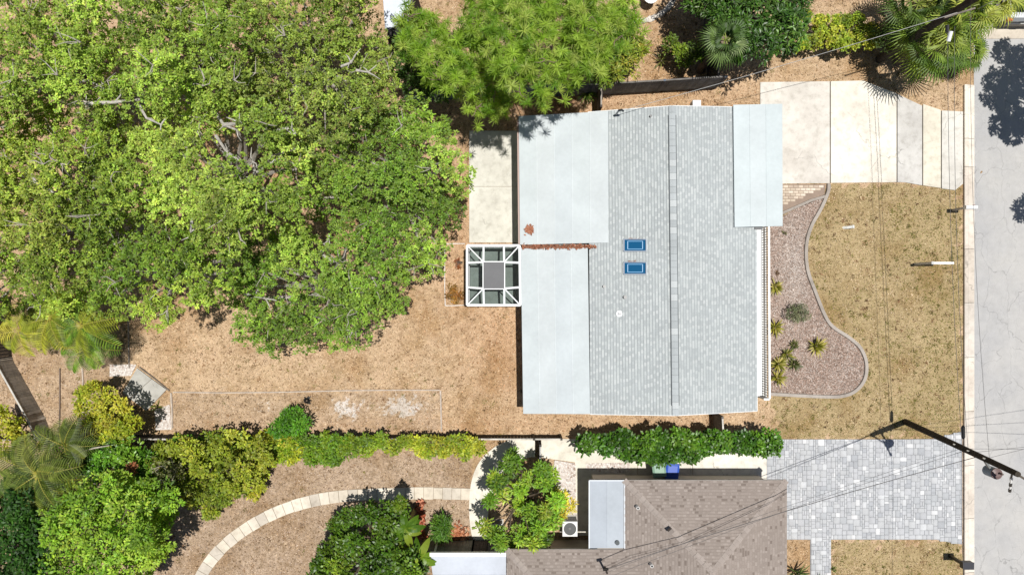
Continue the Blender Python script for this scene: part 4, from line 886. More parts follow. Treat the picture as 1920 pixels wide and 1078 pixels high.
shrub('broadleaf_shrub', fill([(200, 920), (270, 905), (300, 930), (310, 975), (290, 1000), (250, 960)], 22), 3.0, .5, 'spring green shrub hanging over the sandy yard in the lower left', pal((80, 120, 30), (110, 150, 40), (136, 168, 54)), L=.14, Wd=.07, n=30)
shrub('dead_shrub', [(240, 882), (247, 876), (235, 888)], 3.1, .22, 'small patch of orange dead leaves in the lower left thicket', pal((150, 96, 60), (176, 118, 80), (190, 140, 100)), n=22, nl=9)
shrub('broadleaf_shrub', [(480, 905), (490, 890), (478, 925), (486, 915)], .8, .3, 'little yellow shrub at the tip of the olive shrub', YG, n=18)
shrub('broadleaf_shrub', [(10, 775), (30, 790), (15, 800), (40, 830), (5, 840), (-10, 790), (30, 815)], 1.8, .35, 'yellow green shrub at the left edge by the slanting fence', YG, L=.14, Wd=.08, n=20)
shrub('twiggy_shrub', [(300, 872), (312, 885), (322, 868), (330, 890), (308, 900)], 2.9, .42, 'grey twiggy half bare shrub beside the orange dead patch', pal((96, 104, 60), (124, 124, 84), (140, 132, 104)), n=10, nl=7, twigs=1.0, stem=srgb(170, 160, 148))
shrub('broadleaf_shrub', [(292, 1010), (300, 1030), (285, 1045), (268, 1070), (262, 1040)], 2.2, .4, 'thin green shrub at the right foot of the light green tree', pal((92, 130, 36), (124, 158, 50), (150, 172, 70)), n=18, twigs=.4)
shrub('broadleaf_shrub', [(90, 930), (110, 915), (130, 930), (70, 920), (100, 950), (135, 905)], 3.4, .5, 'olive shrub squeezed between feather palm and light green tree', pal((90, 110, 34), (120, 138, 44), (148, 160, 60)), n=24, twigs=.3)
feather_palm((30, 930), 3.6, 12, 1.4, 'feather palm at the left edge above the bottom left tree', pal((78, 104, 34), (100, 122, 44), (64, 88, 28)), GB, .42)
shrub('dry_bush', [(300, 985), (312, 978), (322, 992), (305, 1000)], .9, .3, 'bare grey brushwood on the sandy yard right of the thicket', pal((110, 96, 84), (134, 118, 104)), n=6, nl=5, twigs=1.0, stem=srgb(160, 148, 136))
LB = empty('leaning_branch', W(140, 880), 'pale leaning dead branch in the lower left thicket', 'branch')
MB().tube([W(165, 925, .2), W(150, 905, 2.6), W(138, 885, 3.6), (W(128, 868, 4.2))], [.08, .07, .05, .02], srgb(190, 180, 164), 7).tube([W(150, 848, 3.5), W(175, 840, 3.6), W(205, 835, 3.6)], [.02, .035, .02], srgb(180, 172, 156), 6).tube([W(165, 925, 2.4), W(175, 905, 3.3), W(195, 915, 3.6)], [.03, .025, .01], srgb(176, 166, 150), 5).build('limb', 'bark', LB)
# hedge along the low fence
hx = list(np.arange(335, 905, 15)); G = 'plants of the low hedge'
seg = [(330, 470, 'dense green stretch of the low hedge nearest the left thicket', MG), (470, 560, 'yellow tinged stretch of the low hedge left of the round bush', pal((96, 126, 28), (134, 156, 36), (168, 172, 50), (190, 184, 60))), (560, 650, 'green stretch of the low hedge right below the round bush', pal((76, 112, 26), (104, 138, 34), (140, 160, 44))), (650, 770, 'olive stretch of the low hedge along the fence', pal((88, 116, 28), (118, 142, 36), (154, 164, 50))), (770, 905, 'right end stretch of the low hedge beside the curved walkway', pal((98, 124, 28), (140, 156, 40), (180, 178, 58), (84, 116, 28)))]
for a, b, lab, p_ in seg:
    pts = []
    for x in np.arange(a + 8, b, 13):
        lowr = 862 - 16 * (x > 640) - 6 * (x > 690) * (x < 780)
        for y in np.arange(830, lowr, 12): pts.append((x + random.uniform(-4, 4), y + random.uniform(-4, 4)))
    shrub('hedge', pts, 1.1, .34, lab, p_, 'hedge', L=.12, Wd=.08, n=24, nl=9, group=G, r0=.03)
shrub('round_bush', [(545, 785), (530, 792), (560, 790), (545, 800), (535, 805), (562, 803), (548, 775), (520, 805)], 1.3, .38, 'bright green round bush standing in the bare planting strip', pal((58, 108, 22), (86, 138, 32), (116, 162, 44)), L=.16, Wd=.05, n=26, nl=12)
# clipped broad hedge
pts = []
for x in np.arange(1044, 1450, 12.5):
    t = (x - 1045) / 410; yb_ = 838 + 30 * min(1, max(0, (x - 1055) / 130)); yb_ -= 6 * (x > 1300)
    for y in np.arange(828 if x < 1150 else 826, yb_ - 17, 10.5): pts.append((x + random.uniform(-3, 3), y + random.uniform(-3, 3)))
HG = pal((44, 78, 18), (62, 100, 25), (84, 122, 34), (108, 142, 46))
third = len(pts) // 3
for k, lab in enumerate(('left third of the glossy green hedge below the shingle house', 'middle third of the glossy green hedge above the wheeled bins', 'right third of the glossy green hedge reaching the grey pavers')):
    shrub('clipped_hedge', pts[k * third:(k + 1) * third if k < 2 else None], 1.75, .36, lab, HG, 'hedge', L=.15, Wd=.1, n=30, nl=9, mat='glossy_leaf', group='plants of the glossy hedge', r0=.03)
# bright tree by the walkway
shrub('mango_tree', [(932, 902), (950, 882), (962, 868), (990, 895), (1012, 880), (1034, 893), (1022, 908), (918, 930), (944, 922), (972, 918), (1008, 932), (1038, 926), (912, 962), (928, 950), (972, 950), (996, 960), (1026, 956), (1044, 940), (908, 985), (930, 1005), (958, 985), (985, 985), (1014, 988), (1036, 975), (962, 1015), (985, 1026), (1000, 1010), (940, 1018), (1020, 1010), (975, 1002)], 2.8, .32, 'bright green tree leaning over the curved concrete walkway', pal((74, 112, 28), (106, 144, 38), (138, 166, 50), (176, 184, 64)), 'tree', L=.17, Wd=.06, n=24, nl=13, hv=.22, r0=.11, twigs=.1, cl_var=.18)
shrub('yellow_shrub', [(1040, 945), (1050, 935), (1045, 960), (1035, 970), (1058, 950)], 2.0, .34, 'yellow leaved shrub on the shell gravel beside the bright green tree', pal((170, 168, 40), (198, 186, 56), (212, 196, 80), (150, 160, 44)), L=.18, Wd=.05, n=22, nl=10)
# dark mixed tree at the bottom with banana plant
shrub('broadleaf_tree', fill([(600, 1060), (635, 1000), (665, 965), (710, 950), (745, 955), (755, 1000), (775, 1040), (795, 1100), (590, 1100)], 22), 2.4, .55, 'dark green tree at the bottom edge beside the banana plant', pal((48, 76, 17), (68, 98, 23), (92, 120, 30), (126, 142, 44)), 'tree', L=.15, Wd=.085, n=30, nl=11, hv=.26, r0=.12, mat='glossy_leaf')
def banana(px, h, n, lab):
    c = W(*px, h); base = c * [1, 1, 0]; root = empty('banana_plant', base, lab, 'plant')
    for i in range(n):
        a = i * 2.399 + random.uniform(-.3, .3); d = np.array([math.cos(a), math.sin(a), 0]); L = random.uniform(.65, .95); T = np.linspace(0, 1, 8); m = MB(); s = np.array([-d[1], d[0], 0])
        col = srgb(*random.choice([(88, 120, 30), (108, 138, 36), (74, 106, 26), (128, 146, 48)])); vs = []; fs = []
        for t in T:
            p = c + d * L * t + np.array([0, 0, .5 * t - .75 * t * t]); w = .17 * math.sin(math.pi * min(1, .08 + .9 * t)) ** .7
            vs += [p - s * w + [0, 0, .05], p, p + s * w + [0, 0, .05]]
        for k in range(7): fs += [(3 * k, 3 * k + 3, 3 * k + 4, 3 * k + 1), (3 * k + 1, 3 * k + 4, 3 * k + 5, 3 * k + 2)]
        m.add(vs, fs, col).build('leaf', 'glossy_leaf', root)
    MB().tube([base - [0, 0, .1], c], [.1, .07], srgb(150, 140, 90), 8).build('stem', 'bark', root)
banana((762, 990), 2.6, 9, 'banana plant with broad bright leaves beside the dark tree')
banana((785, 1045), 2.4, 8, 'second banana plant touching the white patio roof')
shrub('round_bush', [(828, 985), (822, 995), (835, 992), (828, 1003), (830, 975)], .9, .3, 'small green bush on the red brown litter by the patio fence', pal((60, 96, 26), (86, 124, 36), (112, 146, 46)), L=.2, Wd=.035, n=22, nl=12)
pts = [W(788 + random.gauss(0, 4), random.uniform(938, 1010), random.uniform(.02, .3)) for _ in range(260)]
flakes('dead_frond_pile', pts, [srgb(*c) for c in ((170, 98, 70), (140, 72, 50), (196, 132, 104), (110, 60, 44))], .1, 'heap of red brown dead fronds right of the banana plant', 'leaf pile')
pts = [W(852 + random.gauss(0, 14), 1003 + random.gauss(0, 8), random.uniform(.01, .12)) for _ in range(260)]
flakes('dead_leaf_scatter', pts, [srgb(*c) for c in ((176, 116, 82), (150, 88, 60), (200, 148, 116), (120, 76, 56))], .09, 'scatter of orange brown dead leaves by the patio fence', 'leaf pile')['kind'] = 'stuff'
# rosettes in the front bed and elsewhere
def rosette(name, px, r, n, lab, pal_, h=.0, w=.05, group=None, el=(15, 75), cat='plant'):
    b = W(*px); c = b + [0, 0, h]; root = empty(name, b, lab, cat, group); bl = []
    for i in range(n):
        a = i * 2.399 + random.uniform(-.2, .2); e = math.radians(random.uniform(*el)); d = np.array([math.cos(a) * math.cos(e), math.sin(a) * math.cos(e), math.sin(e)]); L = r * random.uniform(.8, 1.2)
        col = tuple(np.array(random.choice(pal_)) * random.uniform(.8, 1.2)); bl.append(blade_strip([c, c + d * L * .55, c + d * L - np.array([0, 0, .15 * L])], [w * .8, w, .006], col))
    leaf_part('leaves', root, bl); MB().tube([b - [0, 0, .05], c + [0, 0, .08]], .04, DBARK, 6).build('stem', 'bark', root)
AGV = pal((140, 140, 50), (170, 162, 70), (112, 118, 40), (196, 186, 110)); OLV = pal((100, 106, 60), (128, 128, 80), (80, 88, 46))
GP = 'plants of the front mulch bed'
for px, r, n, lab, p_ in (((1453, 537), .36, 26, 'yellowish spiky plant by the porch railing, highest of the bed', AGV), ((1452, 614), .42, 30, 'yellowish spiky plant by the railing left of the grey bush', AGV), ((1529, 648), .46, 34, 'agave like rosette standing alone near the bed edging', AGV),
                          ((1474, 664), .38, 22, 'olive spiky plant amid the lower bed cluster', AGV + OLV), ((1458, 682), .4, 28, 'green spiky plant against the porch railing in the lower cluster', AGV), ((1457, 708), .4, 30, 'lowest spiky plant of the bed by the railing end', AGV), ((1487, 646), .26, 16, 'small dark spiky plant above the lower cluster', OLV), ((1487, 682), .34, 22, 'brown olive plant on the right of the lower cluster', OLV)):
    rosette('spiky_plant', px, r * 1.3, int(n * 1.3), lab, p_, .06, .065, GP)
rosette('spiky_plant', (1470, 438), .2, 10, 'tiny withered plant at the top of the mulch bed', OLV, .02, .03, GP); rosette('spiky_plant', (1456, 512), .2, 12, 'tiny brown plant above the highest spiky plant', pal((110, 84, 60), (130, 100, 70)), .02, .03, GP)
shrub('grey_bush', [(1490, 578), (1502, 582), (1494, 592), (1508, 594), (1485, 588)], .45, .26, 'grey green bush in the pale part of the mulch bed', pal((84, 92, 62), (110, 114, 84), (130, 132, 104)), n=18, nl=10, L=.09, Wd=.03)
rosette('spiky_plant', (1100, 178), .75, 40, 'grassy green tuft at the corner of long fence and narrow gate', pal((90, 120, 40), (120, 144, 60), (70, 100, 34)), .3, .05)
rosette('spiky_plant', (1238, 118), .55, 24, 'thin spiky plant on the sandy yard above the fence', pal((96, 110, 50), (130, 136, 66), (110, 96, 70)), .2, .04)
rosette('spiky_plant', (1490, 1068), .7, 18, 'dark strappy plant between brown roof and paver walk', pal((60, 84, 36), (84, 104, 46), (40, 60, 28)), .4, .06)
rosette('spiky_plant', (1534, 1085), .4, 12, 'strappy plant at the bottom edge on the paver walk', pal((60, 80, 50), (84, 100, 60)), .1, .05)
rosette('spiky_plant', (1562, 1066), .22, 12, 'green grass tuft at the left edge of the bottom lawn', pal((90, 112, 36), (116, 134, 50)), .02, .04)
shrub('dry_bush', [(850, 540), (857, 545), (846, 552), (860, 553), (852, 560)], .3, .2, 'red brown dry bush in the small bed beside the screen room', pal((120, 76, 34), (146, 100, 44), (104, 84, 30)), n=14, nl=8, L=.08, Wd=.05)
shrub('dry_bush', [(859, 488), (861, 497)], .25, .12, 'tiny red brown bush above the larger dry bush', pal((130, 76, 40), (150, 96, 50)), n=10, nl=7, L=.06, Wd=.04)
rosette('spiky_plant', (296, 762), .35, 14, 'weedy tuft at the lower corner of the concrete pad', pal((130, 140, 50), (100, 110, 40)), .05, .04)
rosette('dark_tuft', (577, 750), .22, 26, 'small black tuft lying on the bare planting strip', [(.012, .012, .012), (.02, .018, .016)], .1, .08, el=(0, 60))
# the street tree beyond the right edge, seen by its shade on the road
st = [(1885, 100), (1870, 150), (1900, 130), (1865, 180), (1890, 180), (1920, 160), (1915, 110), (1880, 235), (1900, 250), (1920, 225), (1895, 210), (1945, 130), (1950, 190), (1940, 240), (1925, 395), (1940, 380), (1960, 330), (1970, 280)]
hS = 6.0; C = np.array([W(x, y)[:2].tolist() + [0] for x, y in st]) + np.array([.11 * hS, .04 * hS, hS]) + rng.normal(0, .2, (len(st), 3)) * [0, 0, 1]
bs = W(2010, 240) + [0, 0, 0]; rt = empty('street_tree', bs, 'street tree standing just beyond the right edge that shades the road', 'tree')
leaf_part('crown', rt, [crown(C, .55, .45, 60, 14, .13, .08, MG)]); branches(bs, bs + [0, 0, 2.6], C, .2, BARK, .2, .05, .5, .1).build('trunk', 'bark', rt)

# ------------------------------------------------------------------ objects
# utility poles
def pole(base, top, r, lab):
    root = empty('utility_pole', base, lab, 'pole', 'utility poles along the street'); MB().tube([base - [0, 0, .3], base * .5 + top * .5, top], [r * 1.2, r * 1.05, r * .85], srgb(72, 66, 58), 12).build('shaft', 'bark', root); return root
bA = W(1698, 790); tA = W(1909, 889, 8.5); PA = pole(bA, tA, .12, 'dark leaning utility pole with transformer across the paver driveway')
def onA(h): return bA + (tA - bA) * h / 8.5
m = MB(); c = W(1851, 881, 6.0); m.cyl(c, .2, .52, srgb(120, 140, 158), 18); tr_ = m.build('transformer', 'paint', PA)
lid = MB(); lid.tube([c + [0, 0, .52], c + [0, 0, .57], c + [0, 0, .61]], [.215, .21, .1], srgb(112, 92, 88), 18).build('lid', 'paint', tr_)
bsh = MB(); bsh.cyl(c + np.array([.06, .04, .6]), .04, .2, srgb(90, 74, 66), 8).build('bushing', 'plastic', tr_)
MB().bar(c + [-.1, .1, .35], onA(6.35), .08, .12, srgb(120, 122, 120)).build('bracket', 'steel', PA)
for h in (4.6, 5.6, 6.7):
    p = onA(h); MB().bar(p + [-.22, .1, 0], p + [.22, -.1, 0], .05, .05, srgb(150, 148, 140)).build('cable_bracket', 'steel', PA)
MB().bar(tA + [-.05, .02, -.1], tA + [.7, -.45, .1], .07, .07, srgb(96, 88, 78)).build('crossarm', 'wood', PA)
ct = W(1897, 890, 7.6); ci_ = W(1893, 922, 7.0)
for i in range(6):
    a, b = ct + (ci_ - ct) * i / 6, ct + (ci_ - ct) * (i + .8) / 6; MB().tube([a, b], .035 + .02 * (i % 2), srgb(225, 225, 222) if i in (1, 2, 4) else srgb(60, 58, 56), 8).build('insulator', 'plastic', PA)
bB = W(1648, 112); tB = W(1843, -12, 7.6); PB = pole(bB, tB, .15, 'grey utility pole rising out of the fan palms at the top')
MB().bar(W(1770, 34, 6.6), W(1828, 16, 6.6), .06, .07, srgb(120, 112, 102)).build('crossarm', 'wood', PB)
c = W(1778, 78, 5.2); MB().tube([c, c + [.02, .35, .15]], [.08, .08], srgb(228, 230, 232), 10).build('cable_terminal', 'plastic', PB)
c2 = W(1776, 62, 5.2); MB().tube([c2, c2 + [.0, .3, .0]], [.07, .07], srgb(40, 40, 42), 10).build('splice_case', 'plastic', PB)
def wire(a, b, sag, r, lab, col=srgb(84, 82, 82), n=18, group='overhead wires'):
    a, b = np.array(a), np.array(b); P = [a + (b - a) * t - np.array([0, 0, sag * 4 * t * (1 - t)]) for t in np.linspace(0, 1, n)]
    MB().tube(P, r * .62, col, 6).build('overhead_wire', 'plastic', label=lab, cat='wire', group=group)
wire(W(1777, 60, 5.0), onA(4.6) + [.15, 0, 0], .25, .016, 'left telephone cable running from pole to pole over the verge')
wire(W(1790, 50, 5.2), onA(4.75) + [.3, 0, 0], .3, .016, 'second telephone cable close beside the left one over the verge')
wire(W(1820, 0, 6.6), onA(6.6) + [.1, 0, 0], .35, .012, 'upper cable between the two poles near the kerb line')
wire(W(1795, 24, 6.3), MAST1, .35, .016, 'thick pale service cable from the palm pole to the shingle house corner', srgb(150, 150, 148))
wire(onA(6.1), MAST2, .35, .022, 'thick dark service cable from leaning pole to the brown roof mast')
wire(onA(5.2), MAST2 + [.25, -.35, -.2], .3, .012, 'thin lower cable from leaning pole to the brown roof')
wire(onA(4.9), W(1130, 1075, 3.3), .3, .01, 'thinnest of the three cables reaching the brown roof')
wire(onA(6.5), W(2150, 800, 5.5), .3, .012, 'upper wire leaving the leaning pole to the right over the road')
wire(onA(5.6), W(2150, 822, 4.8), .25, .012, 'middle wire leaving the leaning pole to the right over the road')
wire(onA(5.0), W(2150, 850, 4.5), .25, .012, 'lower wire leaving the leaning pole to the right over the road')
wire(W(1833, 18, 6.6), W(2150, -160, 6.0), .2, .012, 'wire leaving the palm pole towards the top right corner')
wire(onA(4.6) + [.15, 0, 0], W(1815, 1180, 4.8), .2, .014, 'cable running down from leaning pole past the black mailbox')
wire(onA(7.2), W(1862, 868, 6.8), -.15, .012, 'short looped lead between leaning pole and transformer')
sc = W(1806, 810, 4.57); MB().tube([sc + [0, .28, 0], sc + [0, .2, 0], sc + [0, -.2, 0], sc + [0, -.28, 0]], [.03, .075, .075, .03], (.012, .012, .012), 10).build('splice_case', 'plastic', label='black cable splice case hanging on the wire near the leaning pole', cat='splice case')
# mailboxes
def mailbox(px, h, col, lab, ccol, rot=0):
    b = W(*px); root = empty('mailbox', b, lab, 'mailbox'); MB().box((b[0], b[1], h / 2), (.09, .09, h), ccol).build('post', 'wood', root)
    m = MB(); n = 8; hw_ = .09; L = .26; vs = []
    prof = [(-hw_, 0), (hw_, 0)] + [(hw_ * math.cos(math.pi * i / n), .12 + hw_ * math.sin(math.pi * i / n)) for i in range(n + 1)]
    for s in (-L, L): vs += [(b[0] + .1 + s, b[1] + p, h + q) for p, q in prof]
    k = len(prof); fs = [(i, (i + 1) % k, k + (i + 1) % k, k + i) for i in range(k)] + [tuple(range(k))[::-1], tuple(range(k, 2 * k))]
    bx_ = m.add(vs, fs, col).build('box', 'paint', root)
    MB().box((b[0] + .1 + L + .008, b[1], h + .1), (.014, .15, .17), tuple(np.array(col) * .9)).build('door', 'paint', bx_)
    MB().box((b[0] + .2, b[1] + hw_ + .012, h + .16), (.03, .012, .16), srgb(170, 40, 34)).build('flag', 'paint', bx_)
    MB().bar((b[0] - .1, b[1], h - .03), (b[0] + .3, b[1], h - .03), .1, .04, ccol).build('bracket', 'wood', root)
mailbox((1787, 394), 1.05, srgb(236, 236, 234), 'white mailbox on a post at the kerb beside the front lawn', srgb(206, 200, 190))
def column(px):
    b = W(*px); root = empty('mailbox', b, 'black box mailbox at the kerb in the bottom right corner', 'mailbox'); k = srgb(52, 52, 58)
    MB().box((b[0], b[1], .5), (.12, .12, 1.0), srgb(30, 30, 32)).build('post', 'paint', root); bx_ = MB().box((b[0] + .1, b[1], 1.13), (.46, .3, .26), srgb(40, 40, 44)).build('box', 'paint', root)
    MB().slab4([(b[0] - .14, b[1] - .165, 1.28), (b[0] + .35, b[1] - .165, 1.28), (b[0] + .35, b[1] + .165, 1.29), (b[0] - .14, b[1] + .165, 1.29)], .02, k).build('lid', 'paint', bx_)
column((1780, 1041))
# white marker post on the lawn, cleanout pipe
b = W(1716, 495); r_ = empty('sign_post', b, 'white yard sign post with a sideways arm on the front lawn', 'sign post')
MB().box((b[0], b[1], .72), (.1, .1, 1.44), srgb(216, 216, 212)).build('post', 'paint', r_); MB().bar(b + [.05, 0, 1.3], b + [1.0, 0, 1.3], .1, .09, srgb(244, 244, 240)).build('arm', 'paint', r_)
MB().add([(b[0] - .065, b[1] - .065, 1.44), (b[0] + .065, b[1] - .065, 1.44), (b[0] + .065, b[1] + .065, 1.44), (b[0] - .065, b[1] + .065, 1.44), (b[0], b[1], 1.52)], [(0, 1, 4), (1, 2, 4), (2, 3, 4), (3, 0, 4), (3, 2, 1, 0)], srgb(240, 240, 236)).build('cap', 'paint', r_)
b = W(1580, 427); r_ = empty('cleanout_pipe', b, 'short white pipe leaning out of the lawn near the mulch bed', 'pipe')
MB().tube([b - [.0, 0, .1], b + [.18, .0, .1], b + [.36, .02, .26]], .07, srgb(240, 240, 234), 14).build('pipe', 'plastic', r_); MB().tube([b + [.355, .02, .255], b + [.4, .022, .29]], .085, srgb(244, 244, 240), 14).build('cap', 'plastic', r_)
# wheeled bins
def bin_(px, rot, col, lidc, lab, h=.98):
    b = W(*px); root = empty('wheeled_bin', b, lab, 'bin', 'wheeled bins beside the brown house'); ca, sa = math.cos(rot), math.sin(rot)
    def R_(x, y, z): return (b[0] + x * ca - y * sa, b[1] + x * sa + y * ca, z)
    vs = [R_(x * .22, y * .24, .08) for x, y in ((-1, -1), (1, -1), (1, 1), (-1, 1))] + [R_(x * .29, y * .33, h) for x, y in ((-1, -1), (1, -1), (1, 1), (-1, 1))]
    MB().add(vs, [(3, 2, 1, 0), (0, 1, 5, 4), (1, 2, 6, 5), (2, 3, 7, 6), (3, 0, 4, 7), (4, 5, 6, 7)], col).build('body', 'plastic', root)
    vs = [R_(x * .31, y * .36, h + .012) for x, y in ((-1, -1), (1, -1), (1, 1), (-1, 1))] + [R_(x * .3, y * .35, h + .05) for x, y in ((-1, -1), (1, -1), (1, 1), (-1, 1))] + [R_(x * .21, y * .25, h + .085) for x, y in ((-1, -1), (1, -1), (1, 1), (-1, 1))]
    ld = MB().add(vs, [(3, 2, 1, 0)] + [(k * 4 + i, k * 4 + (i + 1) % 4, k * 4 + 4 + (i + 1) % 4, k * 4 + 4 + i) for k in (0, 1) for i in range(4)] + [(8, 9, 10, 11)], lidc).build('lid', 'plastic', root)
    MB().bar(R_(-.2, .4, h - .02), R_(.2, .4, h - .02), .035, .035, tuple(np.array(col) * .8)).build('handle', 'plastic', root)
    for s in (-1, 1): MB().tube([R_(s * .2, .27, .1), R_(s * .28, .27, .1)], .1, (.02, .02, .02), 12).build('wheel', 'rubber', root)
bin_((1227, 869), .12, srgb(46, 66, 54), srgb(126, 156, 136), 'green wheeled bin with pale green lid in the shade of the brown house', 1.05)
bin_((1252, 873), -.1, srgb(36, 62, 140), srgb(48, 84, 176), 'blue wheeled bin next to the green one', .95)
# condenser units
def condenser(px, s, h, lab):
    b = W(*px); root = empty('air_conditioner', b, lab, 'air conditioner')
    MB().box((b[0], b[1], .04), (s * 1.2, s * 1.2, .08), srgb(190, 186, 180)).build('base', 'concrete', root); m = MB()
    for i in range(9): m.box((b[0], b[1], .12 + i * (h - .12) / 9), (s, s, (h - .12) / 14), srgb(120, 122, 122))
    m.build('louvres', 'paint', root); MB().box((b[0], b[1], h / 2), (s * .94, s * .94, h - .1), srgb(60, 62, 62)).build('core', 'paint', root)
    tp = MB(); k = 24; r = s * .42; vs = [(b[0] + x * s / 2, b[1] + y * s / 2, h + .02) for x, y in ((-1, -1), (1, -1), (1, 1), (-1, 1))]
    ring = [(b[0] + r * math.cos(2 * math.pi * i / k), b[1] + r * math.sin(2 * math.pi * i / k), h + .02) for i in range(k)]; ring2 = [(x, y, h - .1) for x, y, z in ring]
    fs = []
    sq = [];
    for i in range(k):
        a = 2 * math.pi * i / k; q = max(abs(math.cos(a)), abs(math.sin(a))); sq.append((b[0] + s / 2 * math.cos(a) / q, b[1] + s / 2 * math.sin(a) / q, h + .02))
    tp.add(ring + ring2 + sq, [(2 * k + i, 2 * k + (i + 1) % k, (i + 1) % k, i) for i in range(k)] + [(i, (i + 1) % k, k + (i + 1) % k, k + i) for i in range(k)], srgb(222, 222, 220)).build('top_cover', 'paint', root)
    MB().cyl((b[0], b[1], h - .14), r, .02, (.02, .02, .02), 20).build('fan_well', 'rubber', root)
    f = MB()
    for i in range(4):
        a = i * math.pi / 2 + .4; d = np.array([math.cos(a), math.sin(a), 0]); n_ = np.array([-d[1], d[0], 0]); p = np.array([b[0], b[1], h - .08]); f.add([p + n_ * .05, p - n_ * .05, p + d * r * .9 - n_ * .1 + [0, 0, .03], p + d * r * .9 + n_ * .12 - [0, 0, .02]], [(0, 1, 2, 3)], srgb(150, 150, 150))
    f.cyl((b[0], b[1], h - .1), .06, .07, srgb(90, 90, 90), 10).build('fan', 'paint', root)
condenser((1066, 980), .68, .82, 'white air conditioning unit with round fan beside the flat roof')
condenser((931, 985), .55, .6, 'small utility unit half hidden by the bright green tree')
# shed with white roof at the top, garden table, car
sh = empty('shed', W(752, 20), 'white roofed shed half hidden between oak and pine at the top', 'shed'); a = [W(716, -40, 2.6), W(775, -40, 2.6), W(765, 40, 2.6), W(722, 56, 2.6)]
MB().slab4(a, .1, srgb(206, 212, 222)).build('roof', 'metal_roof', sh); MB().prism([(p[0] * .985, p[1] * .97) for p in a], 0, 2.48, srgb(60, 58, 58)).build('wall', 'wood', sh)
MB().bar(a[3] + [0, -.03, -.06], a[2] + [0, -.03, -.06], .05, .1, srgb(60, 66, 78)).build('fascia', 'paint', sh)
b = W(1215, 5); r_ = empty('garden_table', b, 'small white garden table at the top edge inside the stone border', 'table')
MB().cyl(b + [0, 0, .7], .34, .04, srgb(226, 226, 228), 20).build('top', 'plastic', r_)
for i in range(3):
    a = i * 2.09 + .5; MB().tube([b + [math.cos(a) * .3, math.sin(a) * .3, 0], b + [math.cos(a) * .12, math.sin(a) * .12, .7]], .022, srgb(60, 60, 62), 6).build('leg', 'steel', r_)
def car(px, lab):
    b = W(*px); root = empty('parked_car', b, lab, 'car')       # rear bumper centre on the ground, car points to +Y
    w, L = .92, 4.5; dk = srgb(58, 58, 62)
    def loft(secs, col, name, mat, parent):
        n = len(secs[0]); vs = [(b[0] + x, b[1] + y, z) for s in secs for x, y, z in s]; fs = [(i * n + k, i * n + (k + 1) % n, (i + 1) * n + (k + 1) % n, (i + 1) * n + k) for i in range(len(secs) - 1) for k in range(n)] + [tuple(range(n)), tuple(range(len(secs) * n - 1, (len(secs) - 1) * n - 1, -1))]
        return MB().add(vs, fs, col).build(name, mat, parent)
    def sec(y, hw_, z0, z1, r=.12): return [(-hw_ + r, y, z0), (hw_ - r, y, z0), (hw_, y, z0 + r), (hw_, y, z1 - r), (hw_ - r, y, z1), (-hw_ + r, y, z1), (-hw_, y, z1 - r), (-hw_, y, z0 + r)]
    body = loft([sec(.0, w * .84, .3, .78), sec(.12, w * .95, .25, .92), sec(.6, w, .22, .97), sec(2.2, w, .22, .97), sec(3.4, w * .99, .22, .95), sec(4.2, w * .93, .25, .82), sec(L, w * .8, .32, .66)], srgb(196, 198, 200), 'body', 'steel', root)
    loft([sec(.35, w * .8, .9, 1.0, .05), sec(.75, w * .8, .9, 1.42), sec(1.1, w * .8, .9, 1.5), sec(2.3, w * .8, .9, 1.5), sec(3.1, w * .82, .9, 1.0, .05)], (.014, .015, .017), 'cabin_glass', 'car_glass', root)
    loft([sec(.8, w * .74, 1.42, 1.52, .04), sec(1.2, w * .75, 1.46, 1.56, .04), sec(2.2, w * .75, 1.46, 1.56, .04), sec(2.5, w * .73, 1.4, 1.5, .04)], srgb(230, 232, 234), 'roof', 'paint', root)
    loft([sec(-.07, w * .8, .32, .58, .06), sec(.06, w * .96, .3, .6, .06)], dk, 'bumper', 'plastic', root)
    for s in (-1, 1):
        MB().box((b[0] + s * w * .8, b[1] + .07, .8), (.22, .16, .18), srgb(190, 40, 24)).build('tail_light', 'plastic', root)
        for y in (.85, 3.6):
            wh = MB().tube([(b[0] + s * (w - .2), b[1] + y, .32), (b[0] + s * (w + .01), b[1] + y, .32)], .32, (.02, .02, .02), 18).build('wheel', 'rubber', root); MB().tube([(b[0] + s * (w + .011), b[1] + y, .32), (b[0] + s * (w + .02), b[1] + y, .32)], .2, srgb(170, 172, 174), 12).build('rim', 'steel', wh)
    MB().box((b[0], b[1] - .075, .66), (.32, .02, .12), srgb(214, 214, 206)).build('number_plate', 'paint', root)
car((1900, 52), 'silver car with dark rear bumper parked in the top right corner')

